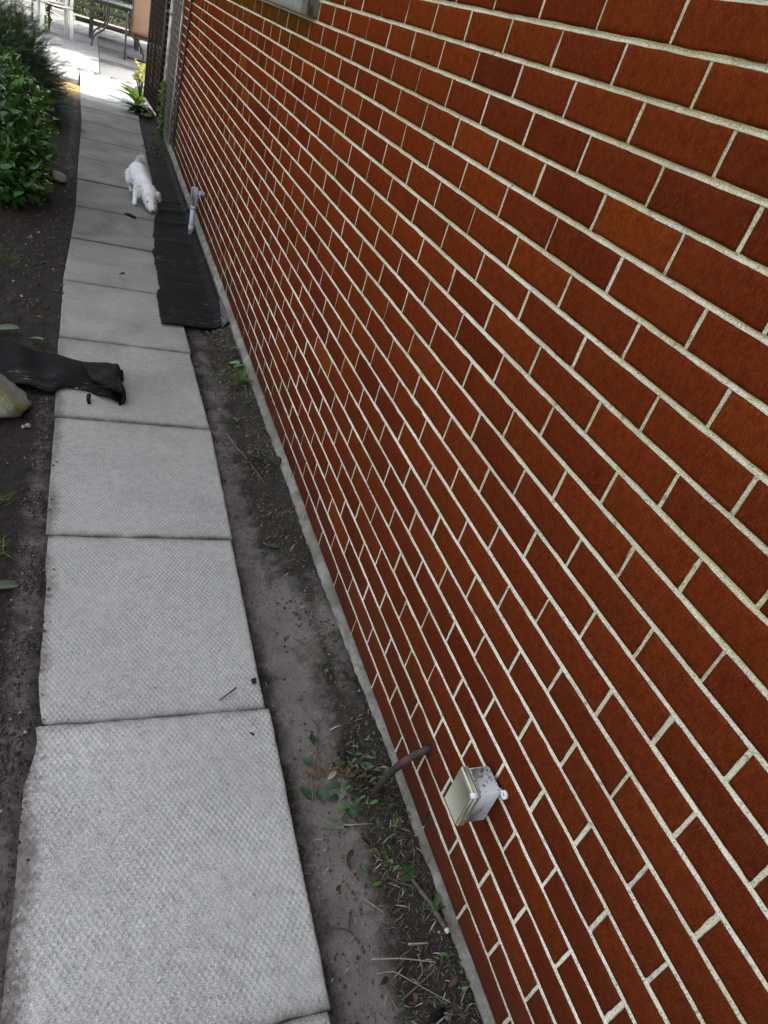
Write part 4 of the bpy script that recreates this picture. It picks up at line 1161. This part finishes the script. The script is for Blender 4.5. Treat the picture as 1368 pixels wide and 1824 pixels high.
be = empty("wooden_bench", (-.25, 15.55, 0), 0, 'dark stained wooden bench behind the glass table', 'bench')
mb = MB()
for k in range(4): mb.box((-.75, -.20 + k * .11, .42), (.95, -.10 + k * .11, .45), .006)
mb.build("seat", M_BENCH, be)
mb = MB()
for k in range(3): mb.box((-.75, .24, .52 + k * .14), (.95, .265, .62 + k * .14), .006)
mb.build("backrest", M_BENCH, be)
for x_ in (-.47, .30, .88):
    for y_ in (-.18, .22):
        mb = MB(); mb.box((x_ - .035, y_ - .035, 0), (x_ + .035, y_ + .035, .43 if y_ < 0 else .92), .006); mb.build("leg", M_BENCH, be)
mb = MB(); mb.box((-.73, -.17, .20), (.93, -.14, .27), .005); mb.build("stretcher", M_BENCH, be)

# black metal railing on the left of the patio
ra = empty("iron_railing", (-1.65, 15.4, 0), 0, 'low black iron railing with curved rails at the left side of the patio', 'railing')
rp_ = [(-1.35 + 1.65, -1.0), (0, 0), (-.33, 1.0), (-.66, 2.0)]
for (x_, y_) in rp_:
    mb = MB(); mb.box((x_ - .014, y_ - .014, 0), (x_ + .014, y_ + .014, .62), .003); mb.ball((x_, y_, .64), .022, 10, 8); mb.build("post", M_DARKMETAL, ra)
for z0, sag in ((.20, -.05), (.42, -.10), (.57, .0)):
    mb = MB()
    for (a, b) in zip(rp_[:-1], rp_[1:]):
        tt = np.linspace(0, 1, 12)
        mb.tube([(a[0] + (b[0] - a[0]) * q, a[1] + (b[1] - a[1]) * q, z0 + sag * math.sin(math.pi * q)) for q in tt], .006, 7)
    mb.build("rail", M_DARKMETAL, ra, True)
n = 46; P = np.stack([.30 + rng.normal(-.01, .03, n), -1.0 + rng.normal(0, .05, n), .06 + .36 * rng.random(n)], -1)
vi = empty("creeper_vine", (-1.65, 15.4, 0), 0, 'yellow green creeper with small leaves twining on the nearest railing post', 'creeper')
scatter("foliage", LV5, LF5, P, frames(rv(n) + [0, -.3, -.2], rv(n) + [0, 0, 1], .05 + .03 * rng.random(n), 1.4), M_SUNNY, vi, True, .6 + .4 * rng.random(n), LA5)
mb = MB(); mb.tube(bez([(.30, -1.03, 0), (.27, -1.05, .2), (.33, -1.03, .35), (.30, -1.03, .6)]), .004, 6); mb.build("stem", M_TWIG, vi, True)

# ------------------------------------------------------------------ green bed behind the patio
def bush(name, loc, r, n, seed, label, size=.07, mat=M_SUNNY, cat='bush', hi=.0):
    root = empty(name, loc, 0, label, cat)
    P, d, s = cloud((0, 0, r[2] * .8), r, n, seed, .45, .2); k = P[:, 2] > .02; P = P[k]; d = d[k]
    scatter("foliage", LV5, LF5, P, frames(d * .5 + rv(len(P)) + [0, 0, -.2], rv(len(P)) + d + [0, 0, .8], size * (.7 + .6 * rng.random(len(P))), 1.3), mat, root, True, np.clip(rng.random(len(P)) * .8 + hi, 0, 1), LA5)
    mb = MB(); stems(mb, (0, 0, 0), (0, 0, r[2] * .8), r, 12, seed, .014); mb.build("branches", M_BARK, root, True)
    return root
bush("garden_bush", (-2.9, 18.9, 0), (.9, .6, .6), 1500, 31, 'light green bush behind the patio, farthest left beyond the railing', hi=.2)
bush("garden_bush", (-1.45, 18.8, 0), (.8, .55, .55), 1600, 32, 'bright green bush behind the white plastic chair', hi=.2)
bush("garden_bush", (-.55, 18.7, 0), (.62, .5, .62), 1600, 33, 'feathery green bush between the chair and the glass table', .05, hi=.1)
bush("garden_bush", (.35, 18.9, 0), (.7, .55, .7), 1600, 34, 'dappled green bush behind the glass table and bench', hi=.05)
bush("garden_bush", (1.5, 18.9, 0), (.8, .55, .7), 900, 35, 'green bush behind the tan sling chair, mostly hidden by the gate', hi=.1)
wf2 = empty("wire_garden_fence", (0, 17.98, 0), 0, 'thin dark wire fence along the back of the patio in front of the bushes', 'fence')
for k in range(15):
    x_ = -3.4 + k * .42; mb = MB(); mb.tube([(x_, 0, -.02), (x_, 0, .95)], .007, 6); mb.build("post", M_DARKMETAL, wf2, True)
for z in (.15, .5, .9):
    mb = MB(); mb.tube([(-3.4, 0, z), (2.48, 0, z)], .004, 5); mb.build("wire", M_DARKMETAL, wf2, True)
# trees right of the patio that dapple the sun, and a taller belt behind
def tree(loc, h, r, n, seed, label, size=.12):
    root = empty("tree", loc, 0, label, 'tree')
    mb = MB(); mb.tube([(0, 0, -.1), (.05, .02, h * .3), (0, .05, h * .6), (.05, 0, h * .9)], [.14, .11, .08, .04], 12)
    g2 = np.random.default_rng(seed)
    for _ in range(14):
        z = h * (.4 + .4 * g2.random()); d = g2.normal(size=3) * [1, 1, .3]; d /= np.linalg.norm(d); e = np.array([0, 0, z]) + d * r[0] * .8 + [0, 0, .5]
        mb.tube([(0.02, .03, z), (np.array([0, 0, z]) + e) / 2 + [0, 0, .1], e], [.045, .03, .01], 7)
    mb.build("trunk", M_BARK, root, True)
    P, d, s = cloud((0, 0, h * .78), r, n, seed, .25, .3)
    scatter("crown", LV5, LF5, P, frames(rv(len(P)), rv(len(P)) + [0, 0, 1], size * (.7 + .6 * rng.random(len(P))), 1.4), M_SUNNY, root, True, None, LA5)
tree((3.6, 14.75, 0), 4.6, (2.4, 2.35, 1.3), 13000, 41, 'broad leafy tree standing right of the patio and shading it', .17)
tree((5.0, 18.6, 0), 4.8, (1.5, 1.2, 1.2), 2200, 42, 'leafy tree at the far right corner of the patio')

# ------------------------------------------------------------------ grass and small plants left of the path
def tuft(loc, n, l, label, seed, spread=.02):
    g2 = np.random.default_rng(seed); root_v, root_f = [], []
    V_, F_, A_ = leaf_template(6, .05, .2, .35)
    a = g2.random(n) * 6.28; el = .5 + .9 * g2.random(n)
    d = np.stack([np.cos(a) * np.cos(el), np.sin(a) * np.cos(el), np.sin(el)], -1)
    o = scatter("grass_tuft", V_, F_, np.append(g2.normal(size=(n, 2)) * spread, np.zeros((n, 1)), 1), frames(d, np.tile([0, 0, 1.], (n, 1)), l * (.6 + .7 * g2.random(n))), M_GRASS, None, True, g2.random(n), A_)
    o.location = loc; tag(o, label, 'grass tuft'); return o
tuft((-.990, 1.468, .018), 60, .050, 'small green grass tuft at the left edge, the farther of the two', 51)
tuft((-.975, 1.245, .018), 80, .050, 'spiky green grass tuft at the left edge, nearer than the other tuft', 52)
tuft((-1.10, 3.55, .03), 34, .06, 'sparse grass sprouting in the dark soil below the glossy shrub', 53, .05)

# ------------------------------------------------------------------ fallen leaves, one by one
def ground_z(x, y): return float(soil_h(np.array([x]), np.array([y]))[0])
def one_leaf(x, y, L_, w, rot, tone, label, mat=M_FALLEN, curl=.15, lift=.006, fold=.15, group=None, cat='leaf'):
    V_, F_, A_ = leaf_template(9, w, fold, curl)
    o = mesh_obj("fallen_leaf", V_ * L_ - [0, L_ / 2, 0], F_, mat, None, True, attrs={'rnd': np.full(len(V_), tone), 'ax': A_})
    o.location = (x, y, (ground_z(x, y) if (x < -.84 or x > -.26) else 0) + lift + (.012 if y > 2.2 else 0) + curl * L_ * .6)
    o.rotation_euler = (random.uniform(-.2, .2), random.uniform(-.25, .25), rot)
    return tag(o, label, cat, group)
LL = [(-.173, .516, .050, .45, -.3, .3, 'dark green leaf lying beside the upper part of the forked twig'),
      (-.199, .458, .042, .55, .6, 0, 'grey green leaf just left of the forked twig stem'),
      (-.221, .373, .052, .55, .5, .5, 'ribbed green leaf nearest the path beside the forked twig foot'),
      (-.189, .361, .050, .60, .1, .05, 'darkest green leaf at the foot of the forked twig'),
      (-.158, .372, .046, .45, 1.4, .25, 'narrow green leaf lying crosswise right of the forked twig'),
      (-.164, .341, .038, .5, 1.9, .2, 'small green leaf just in front of the forked twig foot'),
      (-.149, .312, .044, .5, 1.3, .85, 'bright green leaf between the forked twig and the rusty pipe'),
      (-.139, .294, .046, .5, .2, .35, 'mid green leaf pointing towards us left of the rusty pipe foot'),
      (-.121, .353, .046, .6, 2.2, .0, 'round grey green leaf left of the rusty pipe'),
      (-.075, .392, .044, .6, .8, .05, 'dull green leaf behind the rusty pipe against the soil'),
      (-.062, .292, .036, .5, .4, .4, 'green leaf on the litter right of the rusty pipe foot'),
      (-.036, .358, .030, .5, 2.5, .95, 'light green leaf under the rusty pipe close to the foundation'),
      (-.168, .185, .030, .42, .1, .15, 'lone small dark leaf on bare soil nearer than the pipe'),
      (-.086, .190, .050, .35, -.2, .1, 'long narrow green leaf in the straw nearer than the pipe'),
      (-.060, .116, .058, .62, 2.0, .12, 'broadest dark green leaf, at the tip of the cut stick'),
      (-.125, .121, .030, .30, 1.7, .95, 'thin pale green leaf strip on the straw left of the cut stick'),
      (-.024, .048, .052, .30, -.5, .7, 'pointed green leaf against the foundation beside the cut stick'),
      (-.107, .413, .026, .5, .3, .9, 'tiny light green leaf on the soil above the rusty pipe'),
      (-.012, 2.782, .060, .5, .5, .97, 'bright green leaf against the foundation, the farthest along the wall'),
      (-.036, 2.640, .055, .6, 1.0, .9, 'green leaf in the wallside cluster beyond the ferny weed'),
      (-.022, 2.590, .055, .6, 1.8, .85, 'nearest leaf of the green cluster beyond the ferny weed'),
      (-.040, 2.253, .062, .6, 2.4, .3, 'single blue green oval leaf on soil nearer than the ferny weed'),
      (-.128, 2.157, .062, .35, .2, .25, 'narrow green leaf standing on the soil midway to the path'),
      (-.072, 1.865, .060, .4, .9, .4, 'green leaf by the dark leaf heap at the foundation step'),
      (-.092, 1.735, .045, .35, .0, .5, 'small upright green leaf nearer than the dark leaf heap'),
      (-.125, 1.297, .040, .5, 1.2, .6, 'lone small green leaf on soil beside the second slab'),
      (-.925, 1.089, .075, .45, 1.65, .1, 'large blue green leaf on soil at the left edge below the grass tufts'),
      (-1.050, 2.700, .110, .4, 1.6, .5, 'green leaf behind the rubber offcut at the left edge'),
      (-.925, 2.655, .060, .5, 1.1, .8, 'small bright leaf right behind the rubber offcut')]
for i, (x, y, L_, w, r_, tn, lb) in enumerate(LL): one_leaf(x - (.028 if y > 2.2 and x > -.045 else 0), y, L_ * (.86 if y < .6 else 1.1), w, r_, tn, lb)
DL = [(-.202, .424, .038, .5, .5, .85, 'orange brown leaf left of the forked twig'),
      (-.176, .413, .026, .6, 1.9, .82, 'small curled orange brown leaf right of the forked twig'),
      (-.154, .399, .030, .4, 2.2, 1.0, 'cream coloured dead leaf right of the forked twig'),
      (-.058, 2.715, .060, .7, 2.0, .1, 'dark brown curled leaf beside the green cluster at the wall'),
      (-.100, 1.820, .070, .7, 1.0, .05, 'dark curled leaf on top of the heap at the foundation step'),
      (-.045, 1.760, .070, .8, .3, .0, 'blackish leaf pressed against the foundation step'),
      (-.546, 3.651, .045, .6, 1.2, .15, 'curled brown leaf alone on a slab nearer than the rubber edge'),
      (-.930, 2.890, .040, .6, 1.2, .9, 'yellowish leaf on the dark soil left of the path')]
for (x, y, L_, w, r_, tn, lb) in DL: one_leaf(x, y, L_, w, r_, tn, lb, M_DEAD, .3, .006, .3)
wd = empty("ferny_weed", (-.060, 2.45, .042), 0, 'light green ferny weed growing at the foot of the brick wall', 'weed')
n = 13; a = rng.random(n) * 6.28; el = .15 + .7 * rng.random(n)
scatter("foliage", fv, ff, np.zeros((n, 3)) + rng.normal(0, .010, (n, 3)) * [1, 1, 0], frames(np.stack([np.cos(a) * np.cos(el) - .25, np.sin(a) * np.cos(el), np.sin(el)], -1), np.tile([0, 0, 1.], (n, 1)), .07 + .05 * rng.random(n)), M_GRASS, wd, False, .5 + .5 * rng.random(n))
mb = MB(); mb.tube([(0, 0, -.01), (.0, 0, .02)], .003, 6); mb.build("stem", M_GRASS, wd)

# ------------------------------------------------------------------ twigs and sticks
def gz(P, lift): return [(x, y, ground_z(x, y) + lift) for x, y in P]
tw = empty("forked_twig", (0, 0, 0), 0, 'thin grey twig forked at its far end, lying between the path and the rusty pipe', 'twig')
mb = MB(); mb.tube(gz([(-.211, .348), (-.199, .412), (-.175, .464), (-.152, .552)], .010), [.0024, .0022, .0020, .0017], 7); mb.build("stem", M_TWIG, tw, True)
mb = MB(); mb.tube(gz([(-.152, .552), (-.172, .60), (-.182, .633)], .008), [.0015, .0012, .0008], 6); mb.build("side_shoot", M_TWIG, tw, True)
mb = MB(); mb.tube(gz([(-.152, .552), (-.130, .572)], .008), [.0014, .0009], 6); mb.build("side_shoot", M_TWIG, tw, True)
cs = empty("cut_stick", (0, 0, 0), 0, 'thick grey stick with a pale freshly cut end beside the foundation', 'stick')
mb = MB(); mb.tube(gz([(-.058, .102), (-.050, .07), (-.039, .041), (-.033, .01), (-.028, -.012)], .010), [.0035, .0045, .0050, .0052, .0055], 9); mb.build("bark", M_TWIG, cs, True)
mb = MB(); mb.tube(gz([(-.028, -.013), (-.0265, -.0215)], .010), [.0052, .0046], 9); mb.build("cut_end", M_CUTWOOD, cs, True)
def twig(P, r, mat, label, lift=.007, cat='twig'):
    mb = MB(); P = np.array(gz(P, lift)); 
    if len(P) > 2:
        k = np.linspace(0, len(P) - 1, 14); P = np.stack([np.interp(k, np.arange(len(P)), P[:, i]) for i in range(3)], -1)
        P[1:-1] = (P[:-2] + 2 * P[1:-1] + P[2:]) / 4
    mb.tube(P, np.linspace(r, r * .6, len(P)), 6); return tag(mb.build("twig", mat, None, True), label, cat)
twig([(-.249, .076), (-.201, .053), (-.188, .023)], .0026, M_DARKTWIG, 'blackish bent twig on the soil near the corner of the nearest slab')
twig([(-.186, .091), (-.198, .068), (-.201, .053)], .0018, M_DARKTWIG, 'short black side twig crossing the bent black one')
twig([(-.174, -.012), (-.119, -.031), (-.063, -.061)], .0018, M_PALETWIG, 'longest pale dry stem, lying crosswise near the bottom edge')
twig([(-.172, -.04), (-.141, -.046), (-.107, -.084), (-.048, -.151)], .0013, M_PALETWIG, 'thin pale stem bending diagonally down towards the wall at the bottom edge')
twig([(-.09, -.036), (-.090, -.055), (-.092, -.07), (-.105, -.077)], .0012, M_PALETWIG, 'pale stem curved like a hook among the crossed stems')
twig([(-.142, -.099), (-.108, -.087), (-.075, -.075), (-.067, -.066)], .0020, M_TWIG, 'brown twig crossing under the pale stems, its thick end towards the path')
twig([(-.161, .108), (-.128, .063)], .0020, M_PALETWIG, 'pale split straw stem on soil left of the straw heap')
twig([(-.101, -.011), (-.066, -.023)], .0026, M_PALETWIG, 'short thick pale stem next to the cut stick end')
twig([(-.158, .271), (-.098, .251)], .0020, M_PALETWIG, 'pale stem in front of the rusty pipe foot')
twig([(-.062, .044), (-.034, .029), (-.008, .030)], .0030, M_DARKTWIG, 'dark root stub poking out of the foundation beside the cut stick')
twig([(-.175, 2.048), (-.150, 1.93), (-.125, 1.841), (-.092, 1.651)], .0012, M_PALETWIG, 'long wispy stem curving over the soil beside the third slab')
mb = MB(); mb.tube([(-.391, .665, .005), (-.365, .684, .006), (-.341, .702, .007)], [.0018, .0024, .0026], 7)
tag(mb.build("twig", M_TWIG, None, True), 'single short twig lying on the path slab near its seam', 'twig')
twig([(-.825, 7.25), (-.78, 7.30), (-.755, 7.28)], .004, M_DARKTWIG, 'dark twig on the left edge of the path far ahead', .03)
def chip(P, z, h, label, mat, cat, name):
    mb = MB(); mb.prism(P, z, z + h); return tag(mb.build(name, mat), label, cat)
chip([(-.492, 4.905), (-.470, 4.925), (-.452, 4.93), (-.425, 4.89), (-.412, 4.86), (-.425, 4.845), (-.452, 4.862), (-.470, 4.89)], .006, .006, 'small black scrap of rubber on the path just before the dog', M_RUBBER, 'rubber scrap', "rubber_scrap")
chip([(-.118, -.155), (-.105, -.142), (-.085, -.137), (-.066, -.136), (-.072, -.146), (-.095, -.153)], ground_z(-.09, -.145) + .006, .005, 'black rubber scrap on the soil at the very bottom edge', M_RUBBER, 'rubber scrap', "rubber_scrap")
for (x, y, r_, lb) in ((-.289, .725, .0075, 'larger dark clod of soil on the slab beside the seam and short twig'), (-.322, .554, .0055, 'smaller dark clod of soil on the nearest slab'), (-.30, 6.9, .01, 'dark clod on the far path near the gate post')):
    mb = MB()
    for q in range(6): mb.ball((x + random.gauss(0, r_ * .4), y + random.gauss(0, r_ * .5), r_ * .35), (r_ * .6, r_ * .6, r_ * .45), 8, 6)
    tag(mb.build("soil_clod", M_SOIL, None, True), lb, 'clod')

# ------------------------------------------------------------------ litter nobody could count
def litter_pts(n, seed, dens):
    g2 = np.random.default_rng(seed); out = []
    while len(out) < n:
        x = g2.uniform(-.27, -.02, 4000); y = g2.uniform(-.9, 3.05, 4000); p = dens(x, y); k = g2.random(4000) < p
        out += list(zip(x[k], y[k]))
    return np.array(out[:n])
def dens(x, y):
    c = np.clip(.5 + .9 * fbm(x * 14, y * 9, seed=95), 0, 1)
    w = np.exp(-((x + .065) / .055) ** 2) + .10
    b = np.interp(y, [-.9, -.3, .1, .3, .42, .5, .75, 1.1, 1.35, 1.7, 2, 2.8, 3.05], [.5, .6, 1, 1, .7, .15, .1, .15, .5, .4, .55, .7, .9])
    return w * b * c
P2 = litter_pts(7000, 96, dens); n = len(P2)
P3 = np.stack([P2[:, 0], P2[:, 1], soil_h(P2[:, 0], P2[:, 1]) + .003 + .006 * rng.random(n)], -1)
V_, F_, A_ = leaf_template(5, .085, .1, .5)
dr = rv(n) * [1, 1, .22]
o = scatter("straw_litter", V_, F_, P3, frames(dr, rv(n) * .4 + [0, 0, 1], .008 + .022 * rng.random(n) ** 2), M_STRAW, None, True, rng.random(n) ** 1.4, A_)
tag(o, 'bits of dry straw and chaff scattered on the soil along the wall', 'litter', kind='stuff')
def dens2(x, y):
    w = np.exp(-((x + .09) / .05) ** 2); b = np.interp(y, [-.3, .0, .12, .25, .34, .43, .5, 1.6, 1.8, 1.95, 2.5, 2.7, 2.85, 3.0], [.1, .12, .35, .8, 1, .6, .04, .04, .4, .04, .1, .5, .1, .05]); return w * b
P2 = litter_pts(420, 97, dens2); n = len(P2)
P3 = np.stack([P2[:, 0], P2[:, 1], soil_h(P2[:, 0], P2[:, 1]) + .006 + .014 * rng.random(n)], -1)
rr_ = rng.random(n); V_, F_, A_ = leaf_template(5, .5, .25, .3)
kk = rr_ < .55
o = scatter("dead_leaf_litter", V_, F_, P3[kk], frames(rv(kk.sum()) * [1, 1, .35], rv(kk.sum()) * .5 + [0, 0, 1], .012 + .016 * rng.random(kk.sum())), M_DEAD, None, True, rng.random(kk.sum()) ** 1.5 * .92, A_)
tag(o, 'small broken brown leaves heaped around the rusty pipe foot and along the wall', 'litter', kind='stuff')
o = scatter("green_clippings", V_, F_, P3[~kk], frames(rv((~kk).sum()) * [1, 1, .35], rv((~kk).sum()) * .5 + [0, 0, 1], .012 + .014 * rng.random((~kk).sum()), .7), M_FALLEN, None, True, rng.random((~kk).sum()), A_)
tag(o, 'small green leaf clippings among the brown litter by the wall', 'litter', kind='stuff')
# crumbs of soil and grit
g2 = np.random.default_rng(98)
ic = np.array([(math.cos(a) * math.cos(b), math.sin(a) * math.cos(b), math.sin(b)) for a, b in ((0, 0), (1.6, .1), (3.1, -.1), (4.7, .1), (0, 1.57), (0, -1.57))])
icf = np.array([(0, 1, 4), (1, 2, 4), (2, 3, 4), (3, 0, 4), (1, 0, 5), (2, 1, 5), (3, 2, 5), (0, 3, 5)])
xr_ = np.concatenate([g2.uniform(-.265, -.02, 15000), g2.uniform(-1.5, -.83, 15000), g2.normal(-.868, .022, 9000)]); yr_ = np.concatenate([g2.uniform(-.7, 3.1, 15000), g2.uniform(-.3, 6.5, 15000), g2.uniform(-.3, 2.6, 9000)])
cl = np.clip(.5 + 1.5 * fbm(xr_ * 8, yr_ * 8, seed=99), 0.02, 1) * np.where(xr_ > -.5, np.clip(.35 + np.abs(xr_ + .20) * 5, 0, 1), 1)
k = g2.random(len(xr_)) < cl * np.where(xr_ > -.5, .34, .55); xr_, yr_ = xr_[k], yr_[k]; n = len(xr_)
sz = .0012 + .0040 * g2.random(n) ** 4 + .0012 * g2.random(n)
sz = sz * np.where(yr_ > 3, 1.8, 1)
P3 = np.stack([xr_, yr_, np.where((xr_ > -.845) & (xr_ < -.4), np.maximum(soil_h(xr_, yr_), -.002), soil_h(xr_, yr_)) + sz * .3], -1)
o = scatter("soil_crumbs", ic, icf, P3, frames(rv(n), rv(n), sz, 1.2), M_CRUMB, None, False, None)
tag(o, 'loose crumbs of soil and grit on both sides of the path', 'soil crumbs', kind='stuff')
sp_ = sheet("plastic_scrap", simple("grey_film", (.028, .028, .030), .6, .3, 20), np.linspace(3.085, 3.42, 12), np.stack([np.linspace(-.062, -.036, 12), np.linspace(3.085, 3.42, 12)], -1), np.stack([np.full(12, -.012), np.linspace(3.10, 3.42, 12)], -1), lambda x, y, T: soil_h(x, y) + .012 + .006 * np.sin(x * 90 + y * 30), 8, .001)
tag(sp_, 'thin grey plastic scrap tucked between the rubber sheet corner and the foundation', 'plastic scrap')
